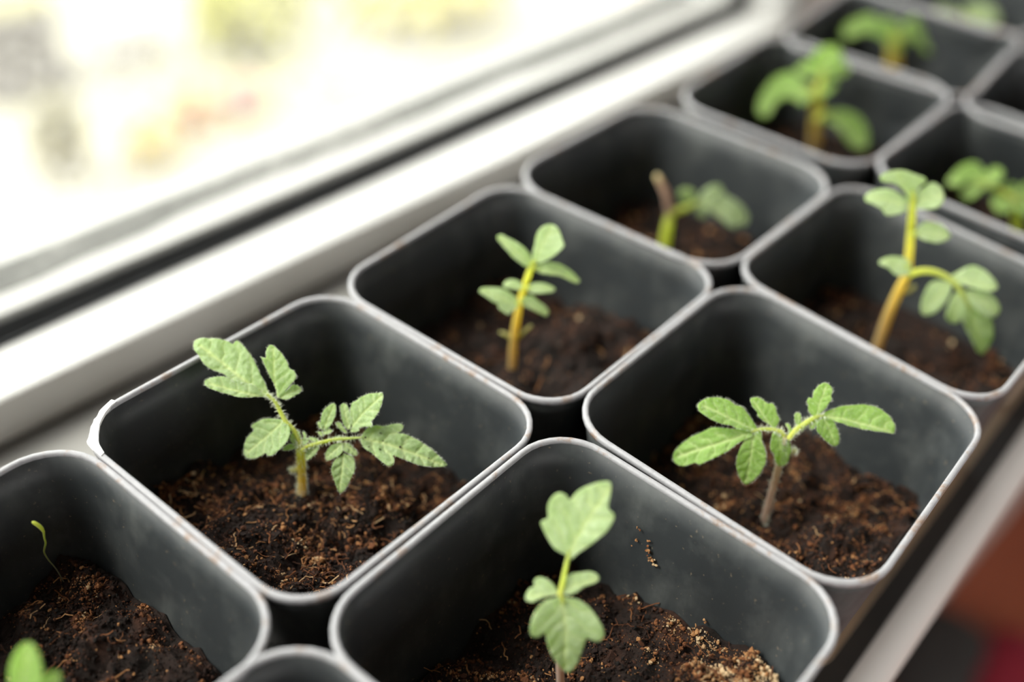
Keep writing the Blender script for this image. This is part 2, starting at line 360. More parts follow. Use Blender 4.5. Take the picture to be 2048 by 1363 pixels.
PLANTS = {
  'A1': dict(base=[10.664,15.92,-3.05], hair=1, stem=[[10.664,15.92,-3.05,0.108],[10.703,15.875,-2.726,0.108],[10.725,15.85,-2.409,0.107],[10.738,15.834,-1.902,0.106],[10.749,15.821,-1.458,0.111],[10.758,15.811,-1.076,0.103],[10.758,15.811,-0.888,0.073]], leaves=[
    ['leaf', [[10.738,15.8,-0.919,0.055],[10.766,16.034,-0.686,0.061],[10.719,16.287,-0.513,0.058],[10.732,16.537,-0.282,0.054],[10.736,16.694,-0.141,0.048],[10.673,16.913,-0.014,0.03]], [
      [[10.738,16.713,-0.123],[-0.2759,0.8965,0.3467],[-0.3235,-0.4263,0.8448],2.431,[[0.063,-0.043],[0.243,-0.089],[0.416,-0.199],[0.642,-0.302],[0.851,-0.419],[1.127,-0.547],[1.393,-0.624],[1.622,-0.637],[1.658,-0.518],[1.795,-0.507],[1.997,-0.433],[2.22,-0.312],[2.404,-0.18],[2.469,-0.064],[2.414,0.049],[2.289,0.137],[2.14,0.178],[1.96,0.255],[1.76,0.287],[1.555,0.255],[1.365,0.204],[1.247,0.207],[1.071,0.211],[0.812,0.138],[0.626,0.046],[0.424,0.046],[0.223,0.046],[0.055,0.04]]],
      [[10.673,16.812,-0.102],[-0.6238,0.7501,0.2197],[-0.2448,-0.4545,0.8565],1.578,[[0.1,-0.023],[0.254,0.01],[0.462,0.098],[0.677,0.156],[0.887,0.15],[1.1,0.133],[1.313,0.115],[1.5,0.066],[1.578,0.0],[1.57,-0.089],[1.466,-0.168],[1.3,-0.233],[1.101,-0.267],[0.949,-0.22],[0.731,-0.191],[0.483,-0.221],[0.245,-0.122],[0.01,-0.035]]],
      [[10.811,16.656,-0.099],[0.2782,0.4603,0.843],[-0.5743,-0.6238,0.5301],1.3,[[0.072,0.014],[0.19,0.011],[0.382,0.045],[0.577,0.112],[0.771,0.179],[0.94,0.227],[1.048,0.259],[1.026,0.159],[1.187,0.139],[1.296,0.069],[1.298,-0.022],[1.18,-0.144],[1.029,-0.251],[0.856,-0.333],[0.711,-0.373],[0.654,-0.469],[0.555,-0.514],[0.442,-0.477],[0.358,-0.387],[0.252,-0.283],[0.147,-0.167],[0.064,-0.065],[0.009,-0.024]]],
      [[10.832,16.644,-0.088],[0.8756,-0.3649,0.3166],[-0.4273,-0.2793,0.8599],0.584,[[0.055,0.039],[0.186,0.078],[0.328,0.112],[0.444,0.145],[0.542,0.078],[0.584,-0.028],[0.514,-0.1],[0.382,-0.111],[0.246,-0.133],[0.134,-0.1],[0.041,-0.022]]],
      [[10.671,16.337,-0.518],[-0.6305,0.3598,-0.6878],[-0.7666,-0.1495,0.6245],1.41,[[-0.02,-0.028],[0.084,-0.118],[0.227,-0.249],[0.387,-0.359],[0.59,-0.413],[0.766,-0.432],[0.784,-0.313],[0.974,-0.313],[1.157,-0.276],[1.309,-0.187],[1.423,-0.068],[1.397,0.054],[1.264,0.183],[1.117,0.265],[0.949,0.319],[0.827,0.339],[0.78,0.462],[0.627,0.534],[0.429,0.54],[0.252,0.53],[0.085,0.486],[-0.022,0.395],[-0.078,0.264],[-0.053,0.114]]],
    ]],
    ['leaf', [[10.683,15.69,-1.07,0.048],[10.81,15.639,-0.985,0.048],[10.949,15.539,-0.932,0.048],[11.069,15.449,-0.889,0.048],[11.32,15.25,-0.81,0.042],[11.535,15.045,-0.771,0.036],[11.824,14.763,-0.725,0.024]], [
      [[11.192,15.488,-0.731],[0.5567,0.1152,0.8227],[-0.724,-0.4183,0.5485],0.823,[[0.106,0.026],[0.235,0.108],[0.422,0.163],[0.585,0.162],[0.727,0.095],[0.819,0.01],[0.769,-0.066],[0.632,-0.127],[0.478,-0.147],[0.331,-0.129],[0.207,-0.08],[0.112,-0.019]]],
      [[11.226,15.509,-0.679],[0.0399,0.6901,0.7226],[-0.4088,-0.6486,0.642],0.263,[[0.062,-0.019],[0.158,0.028],[0.265,0.004],[0.259,-0.045],[0.153,-0.075],[0.043,-0.056]]],
      [[11.217,15.499,-0.696],[0.7432,-0.5886,0.3182],[-0.5127,-0.1953,0.8361],0.226,[[0.015,0.018],[0.07,0.071],[0.16,0.066],[0.229,0.017],[0.211,-0.041],[0.125,-0.056],[0.027,-0.036]]],
      [[11.192,15.488,-0.731],[-0.3772,0.8525,0.3618],[-0.2894,-0.4796,0.8284],0.124,[[-0.02,0.039],[0.083,0.026],[0.128,0.002],[0.1,-0.04],[0.02,-0.052]]],
      [[11.777,15.057,-0.517],[0.6336,-0.2573,0.7297],[-0.7737,-0.2069,0.5988],1.121,[[-0.009,0.008],[0.115,0.185],[0.258,0.313],[0.406,0.377],[0.487,0.357],[0.536,0.339],[0.706,0.306],[0.869,0.234],[1.019,0.115],[1.12,0.016],[1.075,-0.073],[0.935,-0.172],[0.751,-0.257],[0.579,-0.296],[0.476,-0.299],[0.45,-0.377],[0.353,-0.357],[0.233,-0.241],[0.108,-0.164],[0.072,-0.217],[-0.053,-0.156],[-0.132,-0.065],[-0.079,-0.012]]],
      [[11.691,15.073,-0.59],[0.2872,0.6564,0.6977],[-0.4691,-0.5387,0.6999],0.653,[[0.005,0.02],[0.131,0.089],[0.289,0.106],[0.462,0.098],[0.609,0.069],[0.651,-0.01],[0.593,-0.084],[0.456,-0.106],[0.324,-0.108],[0.196,-0.095],[0.052,-0.055]]],
      [[11.603,15.072,-0.679],[-0.1725,0.7484,0.6404],[-0.3136,-0.6581,0.6845],0.364,[[0.023,-0.006],[0.111,0.032],[0.239,0.05],[0.354,0.037],[0.36,-0.011],[0.294,-0.066],[0.194,-0.052],[0.049,-0.041]]],
      [[11.817,14.771,-0.726],[0.5116,-0.8477,-0.1399],[-0.3336,-0.346,0.8769],2.167,[[-0.028,0.015],[0.023,0.159],[0.092,0.286],[0.219,0.373],[0.446,0.433],[0.578,0.51],[0.737,0.572],[0.86,0.576],[0.895,0.505],[0.859,0.411],[0.808,0.36],[1.005,0.376],[1.213,0.359],[1.403,0.326],[1.627,0.257],[1.857,0.168],[2.042,0.076],[2.177,0.003],[2.092,-0.081],[1.893,-0.154],[1.668,-0.214],[1.453,-0.235],[1.224,-0.216],[1.021,-0.21],[0.873,-0.199],[0.935,-0.283],[0.959,-0.39],[0.914,-0.484],[0.83,-0.499],[0.678,-0.444],[0.518,-0.368],[0.355,-0.282],[0.213,-0.257],[0.099,-0.189],[0.015,-0.088]]],
      [[11.378,14.953,-1.009],[-0.5048,-0.4495,-0.737],[-0.5556,-0.4843,0.6759],1.024,[[0.107,-0.014],[0.178,-0.126],[0.29,-0.203],[0.441,-0.235],[0.567,-0.221],[0.712,-0.162],[0.878,-0.096],[1.011,-0.022],[1.019,0.021],[0.928,0.121],[0.774,0.195],[0.6,0.268],[0.469,0.322],[0.32,0.322],[0.174,0.28],[0.093,0.21],[0.089,0.103],[0.062,0.026]]],
      [[11.453,15.044,-0.855],[-0.7159,0.2734,-0.6425],[-0.6966,-0.2169,0.6839],0.581,[[-0.003,-0.011],[0.115,-0.087],[0.255,-0.139],[0.411,-0.134],[0.541,-0.078],[0.596,0.001],[0.552,0.076],[0.44,0.123],[0.325,0.167],[0.167,0.178],[0.057,0.091]]],
      [[11.453,15.034,-0.864],[0.2284,-0.8938,-0.3859],[-0.3262,-0.4438,0.8347],0.443,[[0.008,0.007],[0.113,0.079],[0.257,0.072],[0.372,0.068],[0.444,0.015],[0.416,-0.05],[0.314,-0.092],[0.221,-0.113],[0.117,-0.114]]],
      [[11.476,15.075,-0.804],[-0.6271,0.7776,0.0442],[-0.3417,-0.3257,0.8816],0.247,[[0.007,0.023],[0.109,0.049],[0.227,0.053],[0.26,-0.01],[0.163,-0.068],[0.057,-0.078],[-0.005,-0.034]]],
      [[11.05,15.46,-0.899],[-0.6792,0.1408,-0.7204],[-0.726,-0.2734,0.631],0.528,[[0.023,-0.011],[0.08,-0.146],[0.206,-0.163],[0.349,-0.134],[0.482,-0.06],[0.529,0.016],[0.413,0.071],[0.264,0.099],[0.106,0.088],[0.021,0.041]]],
      [[11.063,15.474,-0.873],[-0.4549,0.8461,0.2778],[-0.2926,-0.4366,0.8508],0.257,[[0.005,0.014],[0.122,0.038],[0.24,0.035],[0.253,-0.014],[0.172,-0.04],[0.077,-0.061],[0.0,-0.024]]],
    ]],
    ['leaf', [[10.687,15.741,-1.021,0.042],[10.724,15.796,-0.936,0.036],[10.743,15.832,-0.885,0.024]], [
      [[10.717,15.804,-0.936],[0.3142,0.4823,0.8178],[-0.5649,-0.5973,0.5693],0.308,[[0.026,0.04],[0.179,0.056],[0.285,0.034],[0.314,-0.005],[0.255,-0.048],[0.146,-0.057],[0.018,-0.034]]],
      [[10.768,15.75,-0.932],[0.4715,0.3717,0.7997],[-0.6136,-0.513,0.6002],0.276,[[-0.003,0.032],[0.064,0.006],[0.164,-0.023],[0.257,0.013],[0.287,-0.02],[0.244,-0.067],[0.16,-0.088],[0.049,-0.06]]],
      [[10.724,15.796,-0.936],[0.7609,-0.3379,0.5539],[-0.6346,-0.2099,0.7438],0.217,[[0.028,-0.02],[0.129,0.011],[0.229,0.018],[0.237,-0.046],[0.179,-0.104],[0.082,-0.086]]],
      [[10.676,15.838,-0.948],[0.0268,0.6979,0.7157],[-0.4021,-0.648,0.6469],0.254,[[-0.019,0.01],[0.083,0.087],[0.213,0.06],[0.287,-0.029],[0.181,-0.045],[0.038,-0.043]]],
      [[10.673,15.804,-0.981],[-0.7105,0.6189,-0.335],[-0.5363,-0.168,0.8271],0.366,[[-0.002,-0.011],[0.147,-0.087],[0.285,-0.08],[0.387,-0.017],[0.302,0.029],[0.168,0.051],[0.041,0.045]]],
    ]],
    ['cotyledon_stub', [[10.682,15.899,-1.879,0.068],[10.622,15.969,-1.918,0.062],[10.567,16.033,-1.934,0.043],[10.556,16.045,-1.942,0.019]], [
    ]],
  ]),
  'B2': dict(base=[19.2,7.337,-3.5], hair=1, stem=[[19.2,7.337,-3.5,0.099],[19.186,7.353,-3.207,0.098],[19.169,7.372,-2.214,0.09],[19.15,7.394,-1.301,0.088],[19.134,7.414,-0.72,0.08],[19.11,7.441,-0.326,0.067]], leaves=[
    ['leaf', [[19.103,7.455,-0.321,0.049],[19.089,7.558,-0.246,0.055],[19.014,7.681,-0.215,0.049],[18.927,7.79,-0.207,0.046],[18.762,7.959,-0.226,0.043],[18.574,8.103,-0.291,0.037]], [
      [[18.556,8.113,-0.3],[-0.685,0.5987,-0.4151],[-0.5947,-0.1303,0.7933],1.973,[[-0.013,-0.038],[0.135,-0.143],[0.286,-0.185],[0.541,-0.284],[0.798,-0.384],[0.946,-0.381],[1.14,-0.361],[1.373,-0.355],[1.578,-0.307],[1.771,-0.232],[1.903,-0.148],[1.975,-0.044],[1.979,0.084],[1.926,0.176],[1.807,0.259],[1.669,0.284],[1.504,0.29],[1.441,0.35],[1.366,0.375],[1.192,0.349],[0.999,0.329],[0.825,0.303],[0.626,0.265],[0.44,0.201],[0.278,0.15],[0.148,0.13],[-0.032,0.086]]],
      [[18.669,8.063,-0.23],[-0.5506,0.7358,0.3942],[-0.1912,-0.5709,0.7985],1.553,[[-0.057,-0.047],[0.089,-0.148],[0.232,-0.239],[0.396,-0.321],[0.525,-0.362],[0.681,-0.337],[0.854,-0.37],[1.018,-0.373],[1.192,-0.335],[1.374,-0.246],[1.498,-0.123],[1.563,0.005],[1.537,0.113],[1.429,0.185],[1.279,0.227],[1.109,0.26],[0.906,0.246],[0.71,0.204],[0.555,0.179],[0.459,0.191],[0.306,0.157],[0.114,0.094]]],
      [[18.614,8.06,-0.288],[-0.3993,-0.3359,-0.8531],[-0.6484,-0.5544,0.5218],1.348,[[0.007,-0.088],[0.131,-0.105],[0.26,-0.19],[0.429,-0.27],[0.617,-0.32],[0.801,-0.325],[0.981,-0.28],[1.158,-0.191],[1.294,-0.096],[1.347,0.01],[1.276,0.122],[1.101,0.242],[0.909,0.33],[0.721,0.379],[0.538,0.368],[0.36,0.308],[0.203,0.241],[-0.016,0.187],[-0.025,0.057]]],
      [[18.994,7.718,-0.202],[-0.1716,0.7122,0.6807],[-0.3126,-0.6946,0.6479],0.943,[[0.045,-0.008],[0.2,0.041],[0.399,0.112],[0.532,0.134],[0.6,0.093],[0.748,0.088],[0.897,0.052],[0.951,-0.021],[0.885,-0.143],[0.764,-0.219],[0.595,-0.256],[0.545,-0.332],[0.403,-0.334],[0.245,-0.277],[0.11,-0.254],[0.041,-0.152],[-0.002,-0.034]]],
      [[19.034,7.615,-0.251],[-0.129,-0.4424,-0.8875],[-0.5429,-0.7174,0.4366],0.949,[[-0.013,-0.051],[0.006,-0.148],[0.123,-0.194],[0.282,-0.246],[0.41,-0.251],[0.535,-0.182],[0.692,-0.159],[0.857,-0.106],[0.941,-0.031],[0.931,0.098],[0.822,0.186],[0.659,0.227],[0.52,0.275],[0.339,0.244],[0.154,0.192],[0.025,0.102]]],
    ]],
    ['leaf', [[19.126,7.357,-0.383,0.067],[19.307,7.33,-0.224,0.067],[19.422,7.297,-0.137,0.067],[19.586,7.226,-0.033,0.061],[19.702,7.172,0.036,0.061],[19.864,7.075,0.116,0.049],[19.976,6.97,0.138,0.031]], [
      [[19.828,7.093,0.095],[0.4128,0.186,0.8916],[-0.7341,-0.5115,0.4466],0.874,[[-0.001,0.039],[0.048,0.146],[0.126,0.238],[0.264,0.282],[0.335,0.332],[0.438,0.313],[0.444,0.22],[0.556,0.235],[0.678,0.205],[0.791,0.141],[0.861,0.051],[0.863,-0.057],[0.81,-0.149],[0.739,-0.192],[0.624,-0.192],[0.516,-0.221],[0.407,-0.18],[0.284,-0.151],[0.17,-0.088],[0.075,-0.035],[0.011,-0.013]]],
      [[19.957,6.983,0.13],[0.5913,-0.8002,-0.1001],[-0.3254,-0.3503,0.8783],1.804,[[-0.026,0.028],[0.078,0.134],[0.23,0.233],[0.431,0.326],[0.65,0.398],[0.855,0.459],[1.061,0.486],[1.269,0.488],[1.431,0.447],[1.579,0.369],[1.696,0.277],[1.789,0.163],[1.811,0.035],[1.798,-0.043],[1.649,-0.066],[1.396,-0.103],[1.144,-0.123],[0.89,-0.127],[0.652,-0.128],[0.412,-0.096],[0.187,-0.06],[0.029,-0.077]]],
      [[19.938,6.949,0.081],[-0.0081,-0.6681,-0.744],[-0.4027,-0.6789,0.614],0.765,[[0.016,0.031],[-0.027,-0.084],[0.008,-0.217],[0.093,-0.288],[0.199,-0.321],[0.314,-0.272],[0.439,-0.237],[0.558,-0.18],[0.679,-0.103],[0.765,-0.01],[0.749,0.076],[0.659,0.14],[0.539,0.18],[0.424,0.198],[0.315,0.194],[0.193,0.196],[0.08,0.135]]],
      [[19.843,7.063,0.085],[-0.7653,0.06,-0.6408],[-0.6255,-0.3038,0.7186],0.322,[[-0.005,0.006],[0.085,-0.06],[0.181,-0.083],[0.275,-0.053],[0.32,0.017],[0.268,0.072],[0.183,0.067],[0.048,0.053]]],
      [[19.437,7.315,-0.106],[0.3035,0.4384,0.846],[-0.5893,-0.6113,0.5282],0.326,[[0.001,0.016],[0.101,0.077],[0.229,0.09],[0.307,0.072],[0.325,-0.008],[0.281,-0.062],[0.155,-0.059],[0.013,-0.04]]],
      [[19.184,7.364,-0.319],[0.2119,0.5725,0.7921],[-0.5044,-0.6301,0.5904],0.31,[[0.019,0.013],[0.175,-0.013],[0.263,0.018],[0.312,0.021],[0.309,-0.042],[0.223,-0.076],[0.126,-0.077],[0.007,-0.035]]],
      [[19.518,7.243,-0.087],[-0.5042,-0.3313,-0.7975],[-0.6279,-0.4934,0.6019],0.142,[[0.144,-0.008],[0.089,-0.063],[0.015,-0.044],[-0.013,0.029],[0.056,0.048],[0.123,0.02]]],
    ]],
    ['cotyledon_stub', [[19.237,7.293,-0.832,0.062],[19.299,7.221,-0.833,0.062],[19.346,7.167,-0.765,0.05],[19.352,7.16,-0.758,0.019]], [
    ]],
  ]),
  'A2': dict(base=[18.3,15.717,-2.95], hair=0, stem=[[18.3,15.717,-2.95,0.125],[18.303,15.714,-2.714,0.125],[18.296,15.722,-1.932,0.123],[18.321,15.693,-1.124,0.114],[18.368,15.639,-0.34,0.098],[18.433,15.564,0.216,0.09],[18.507,15.478,0.76,0.082],[18.552,15.425,0.948,0.054]], leaves=[
    ['leaf', [[18.524,15.418,0.905,0.054],[18.591,15.421,0.992,0.041]], [
      [[18.563,15.388,0.922],[0.4705,0.0017,0.8824],[-0.8033,-0.4131,0.4291],1.117,[[-0.028,0.061],[0.164,0.16],[0.466,0.214],[0.729,0.27],[0.964,0.224],[1.105,0.067],[1.126,-0.14],[0.994,-0.323],[0.87,-0.448],[0.773,-0.55],[0.565,-0.488],[0.375,-0.387],[0.215,-0.274],[0.07,-0.153]]],
    ]],
    ['leaf', [[18.491,15.404,0.847,0.054],[18.446,15.502,0.897,0.041]], [
      [[18.463,15.446,0.858],[-0.3911,0.6772,0.6233],[-0.2403,-0.7289,0.6411],1.202,[[-0.007,0.038],[0.141,0.143],[0.348,0.169],[0.564,0.183],[0.702,0.151],[0.877,0.129],[1.105,0.067],[1.215,0.012],[1.163,-0.122],[0.932,-0.173],[0.652,-0.221],[0.377,-0.22],[0.112,-0.144]]],
    ]],
    ['leaf', [[18.468,15.378,0.791,0.054],[18.558,15.282,0.799,0.041]], [
      [[18.513,15.33,0.795],[0.6771,-0.686,-0.2663],[-0.2234,-0.5365,0.8138],1.325,[[-0.011,0.07],[0.149,0.169],[0.345,0.267],[0.623,0.3],[0.88,0.243],[1.146,0.134],[1.325,-0.0],[1.213,-0.085],[0.961,-0.063],[0.707,-0.023],[0.501,-0.062],[0.293,-0.082],[0.064,-0.073]]],
    ]],
    ['leaf', [[18.121,15.351,0.322,0.048],[18.07,15.418,0.331,0.041]], [
      [[18.098,15.375,0.32],[-0.6456,0.741,0.1846],[-0.2928,-0.4634,0.8364],0.528,[[0.026,0.05],[0.272,0.108],[0.478,0.096],[0.536,-0.009],[0.416,-0.143],[0.216,-0.173],[0.014,-0.087]]],
    ]],
    ['leaf', [[18.143,15.327,0.325,0.048],[18.244,15.218,0.334,0.041]], [
      [[18.182,15.272,0.315],[0.7456,-0.6659,0.0239],[-0.3581,-0.3702,0.8572],0.749,[[-0.001,-0.018],[0.09,0.123],[0.326,0.16],[0.556,0.112],[0.757,0.018],[0.71,-0.088],[0.473,-0.154],[0.206,-0.165],[0.044,-0.108]]],
    ]],
    ['leaf', [[17.861,15.277,-0.085,0.055],[17.827,15.364,-0.033,0.041]], [
      [[17.85,15.289,-0.086],[-0.627,0.6665,0.4033],[-0.1756,-0.6253,0.7604],1.125,[[0.007,-0.089],[0.269,-0.223],[0.54,-0.26],[0.818,-0.2],[1.081,-0.099],[1.135,0.015],[1.026,0.088],[0.867,0.132],[0.702,0.193],[0.556,0.189],[0.48,0.323],[0.202,0.393],[0.114,0.248],[-0.007,0.089]]],
    ]],
    ['leaf', [[17.929,15.28,0.003,0.055],[17.985,15.219,0.009,0.041]], [
      [[17.94,15.268,0.005],[0.5688,-0.7052,-0.4233],[-0.2084,-0.6214,0.7553],0.869,[[0.018,-0.048],[0.028,0.127],[0.202,0.276],[0.45,0.224],[0.695,0.182],[0.847,0.103],[0.857,-0.051],[0.674,-0.074],[0.411,-0.086],[0.166,-0.09]]],
    ]],
    ['cotyledon', [[18.258,15.766,-1.846,0.065],[18.172,15.865,-1.679,0.058],[18.044,16.014,-1.608,0.043],[18.021,16.04,-1.603,0.014]], [
    ]],
    ['cotyledon', [[18.338,15.673,-1.835,0.065],[18.442,15.552,-1.594,0.057],[18.588,15.384,-1.284,0.043],[18.604,15.365,-1.25,0.014]], [
    ]],
  ]),
  'B1': dict(base=[11.554,7.744,-3.5], hair=0, stem=[[11.554,7.744,-3.5,0.095],[11.522,7.781,-3.075,0.094],[11.452,7.862,-2.088,0.086],[11.403,7.919,-1.201,0.079],[11.362,7.966,-0.354,0.072],[11.345,7.986,0.072,0.061]], leaves=[
    ['leaf', [[11.31,7.973,0.028,0.051],[11.409,8.023,0.162,0.051],[11.558,8.104,0.37,0.046],[11.716,8.191,0.59,0.041],[11.822,8.247,0.736,0.03]], [
      [[11.755,8.206,0.639],[0.601,-0.0013,0.7992],[-0.7507,-0.3441,0.564],1.767,[[0.012,0.07],[0.009,0.283],[0.08,0.464],[0.196,0.634],[0.325,0.783],[0.397,0.814],[0.517,0.736],[0.668,0.817],[0.821,0.864],[0.992,0.849],[1.103,0.767],[1.107,0.627],[1.057,0.529],[1.287,0.476],[1.493,0.341],[1.657,0.185],[1.756,0.029],[1.695,-0.06],[1.497,-0.146],[1.293,-0.223],[1.248,-0.386],[1.097,-0.433],[0.871,-0.416],[0.639,-0.332],[0.407,-0.247],[0.2,-0.147],[-0.013,-0.068]]],
      [[11.37,7.98,0.09],[0.8443,-0.4669,0.2629],[-0.4154,-0.2606,0.8715],0.798,[[-0.029,0.011],[0.088,0.178],[0.283,0.25],[0.502,0.214],[0.71,0.15],[0.816,0.042],[0.789,-0.062],[0.645,-0.088],[0.484,-0.074],[0.335,-0.114],[0.164,-0.129],[0.006,-0.067]]],
      [[11.315,8.01,0.063],[-0.7775,0.6249,-0.0707],[-0.3302,-0.3099,0.8916],0.654,[[0.013,-0.017],[0.084,-0.179],[0.223,-0.304],[0.373,-0.352],[0.475,-0.287],[0.472,-0.194],[0.588,-0.146],[0.671,-0.033],[0.664,0.075],[0.53,0.121],[0.367,0.064],[0.21,0.052],[0.053,0.04]]],
    ]],
    ['leaf', [[11.323,7.973,0.04,0.051],[11.318,7.922,-0.006,0.046],[11.28,7.835,-0.112,0.036]], [
      [[11.327,7.955,0.029],[-0.2774,-0.4519,-0.8478],[-0.5761,-0.628,0.5232],1.73,[[0.055,-0.129],[0.086,-0.35],[0.196,-0.514],[0.375,-0.638],[0.594,-0.704],[0.745,-0.67],[0.795,-0.534],[0.746,-0.405],[0.997,-0.364],[1.269,-0.292],[1.481,-0.184],[1.661,-0.073],[1.742,0.046],[1.595,0.184],[1.345,0.299],[1.064,0.415],[0.97,0.454],[1.059,0.636],[0.979,0.784],[0.784,0.799],[0.507,0.679],[0.294,0.539],[0.142,0.363],[0.071,0.181],[0.02,0.03]]],
    ]],
  ]),
  'A3': dict(base=[27.129,16.724,-3.4], hair=0, stem=[[27.129,16.724,-3.4,0.193],[27.119,16.736,-2.946,0.182],[27.116,16.739,-2.48,0.172],[27.123,16.732,-2.045,0.163],[27.114,16.742,-1.744,0.136]], leaves=[
    ['cut_stalk', [[27.112,16.744,-1.794,0.136],[27.034,16.834,-1.356,0.135],[26.926,16.959,-0.953,0.126],[26.797,17.109,-0.607,0.108],[26.701,17.22,-0.38,0.1],[26.675,17.25,-0.323,0.042]], [
    ]],
    ['leaf', [[27.091,16.71,-1.819,0.145],[27.269,16.602,-1.692,0.119],[27.497,16.424,-1.578,0.102],[27.697,16.277,-1.467,0.085],[27.897,16.131,-1.356,0.059]], [
      [[27.651,16.355,-1.435],[-0.0689,0.4409,0.8949],[-0.4774,-0.8022,0.3585],0.586,[[0.053,0.129],[0.255,0.285],[0.454,0.323],[0.592,0.212],[0.601,0.02],[0.478,-0.183],[0.302,-0.277],[0.121,-0.214],[0.003,-0.049]]],
      [[27.834,16.185,-1.381],[0.6482,-0.6876,-0.327],[-0.2379,-0.5909,0.7709],1.967,[[-0.022,-0.008],[0.06,0.307],[0.178,0.566],[0.424,0.802],[0.682,0.85],[0.83,0.712],[0.997,0.605],[1.247,0.577],[1.506,0.504],[1.719,0.413],[1.895,0.261],[1.978,0.076],[1.919,-0.137],[1.647,-0.258],[1.508,-0.427],[1.255,-0.375],[0.994,-0.279],[0.666,-0.208],[0.411,-0.135],[0.147,-0.136]]],
      [[27.852,16.068,-1.507],[-0.0676,-0.5558,-0.8285],[-0.5071,-0.6961,0.5083],0.39,[[-0.0,-0.0],[0.102,-0.159],[0.296,-0.112],[0.39,-0.0],[0.338,0.144],[0.138,0.145]]],
    ]],
  ]),
  'B3': dict(base=[27.292,8.634,-3.4], hair=0, stem=[[27.292,8.634,-3.4,0.157],[27.293,8.632,-2.648,0.154],[27.291,8.635,-1.525,0.151],[27.327,8.593,-0.656,0.141],[27.361,8.555,-0.022,0.132],[27.263,8.668,0.78,0.123],[27.151,8.797,1.505,0.114],[27.052,8.912,2.163,0.105],[26.994,8.979,2.531,0.084]], leaves=[
    ['leaf', [[26.976,8.954,2.457,0.084],[27.007,9.009,2.605,0.07],[27.006,9.099,2.749,0.049]], [
      [[26.988,8.964,2.494],[-0.3497,0.5717,0.7422],[-0.307,-0.8184,0.4858],1.009,[[0.073,0.108],[0.399,0.085],[0.797,0.23],[1.068,0.47],[1.211,0.455],[1.183,0.251],[1.046,-0.029],[0.848,-0.265],[0.562,-0.436],[0.258,-0.596],[0.128,-0.563],[0.142,-0.342],[-0.047,-0.109]]],
      [[26.952,8.925,2.364],[-0.6806,0.7204,0.1335],[-0.3584,-0.4863,0.7969],1.334,[[0.128,0.001],[0.185,0.247],[0.52,0.412],[0.772,0.464],[0.903,0.308],[1.16,0.183],[1.353,0.068],[1.297,-0.135],[1.048,-0.274],[0.71,-0.326],[0.411,-0.25],[0.087,-0.092]]],
      [[26.989,8.874,2.349],[0.7693,-0.4998,0.398],[-0.5863,-0.3045,0.7507],0.875,[[0.008,-0.027],[0.218,0.266],[0.485,0.37],[0.739,0.365],[0.899,0.173],[0.881,-0.049],[0.727,-0.252],[0.515,-0.335],[0.255,-0.258],[0.023,-0.126]]],
    ]],
    ['leaf', [[26.792,8.641,1.597,0.07],[26.92,8.524,1.647,0.042]], [
      [[26.876,8.56,1.624],[0.7125,-0.7009,-0.033],[-0.3944,-0.4389,0.8074],1.068,[[-0.019,0.02],[0.209,0.291],[0.465,0.35],[0.755,0.303],[0.994,0.124],[1.076,0.001],[0.887,-0.16],[0.586,-0.263],[0.257,-0.198],[0.015,-0.084]]],
    ]],
    ['leaf', [[26.6,8.327,0.72,0.071],[26.549,8.395,0.733,0.043]], [
      [[26.623,8.29,0.704],[-0.6506,0.7315,0.2039],[-0.3389,-0.5199,0.7841],0.878,[[-0.041,-0.032],[0.11,-0.212],[0.333,-0.222],[0.639,-0.177],[0.876,-0.031],[0.875,0.108],[0.647,0.181],[0.41,0.339],[0.148,0.297],[-0.034,0.122]]],
    ]],
    ['leaf', [[26.532,8.263,0.487,0.1],[26.797,8.043,0.628,0.099],[27.065,7.738,0.638,0.092],[27.307,7.369,0.493,0.085],[27.453,7.047,0.244,0.078],[27.532,6.75,-0.091,0.057],[27.603,6.531,-0.314,0.036]], [
      [[27.331,7.331,0.477],[0.5595,-0.8277,-0.0432],[-0.4659,-0.3572,0.8095],1.372,[[-0.004,0.043],[0.218,0.282],[0.565,0.488],[0.893,0.432],[1.191,0.248],[1.374,0.066],[1.22,-0.124],[0.902,-0.163],[0.537,-0.137],[0.21,-0.091]]],
      [[27.294,7.336,0.416],[-0.4285,0.174,-0.8866],[-0.8684,-0.3502,0.351],1.177,[[0.025,0.112],[0.104,-0.205],[0.312,-0.384],[0.638,-0.339],[1.007,-0.203],[1.199,0.006],[1.052,0.195],[0.776,0.28],[0.417,0.279]]],
      [[27.453,7.047,0.244],[0.1118,-0.61,-0.7845],[-0.4435,-0.7371,0.5099],2.26,[[0.013,-0.058],[0.41,-0.036],[0.748,-0.274],[1.124,-0.293],[1.603,-0.227],[2.036,-0.163],[2.272,-0.005],[2.093,0.25],[1.806,0.425],[1.374,0.519],[0.97,0.495],[0.551,0.32],[0.197,0.17]]],
      [[27.543,6.879,0.139],[0.4803,-0.79,-0.3811],[-0.3503,-0.5711,0.7424],1.24,[[0.025,0.061],[0.391,0.267],[0.712,0.335],[1.051,0.231],[1.233,0.044],[1.13,-0.233],[0.876,-0.344],[0.454,-0.277]]],
      [[27.44,7.014,0.166],[-0.2641,-0.2622,-0.9282],[-0.6921,-0.6187,0.3717],0.973,[[0.042,0.007],[0.178,-0.175],[0.521,-0.241],[0.779,-0.248],[0.973,0.0],[0.843,0.206],[0.415,0.215]]],
    ]],
    ['cotyledon_stub', [[27.391,8.519,-0.7,0.067],[27.517,8.373,-0.629,0.067],[27.591,8.287,-0.433,0.052],[27.602,8.274,-0.405,0.022]], [
    ]],
  ]),
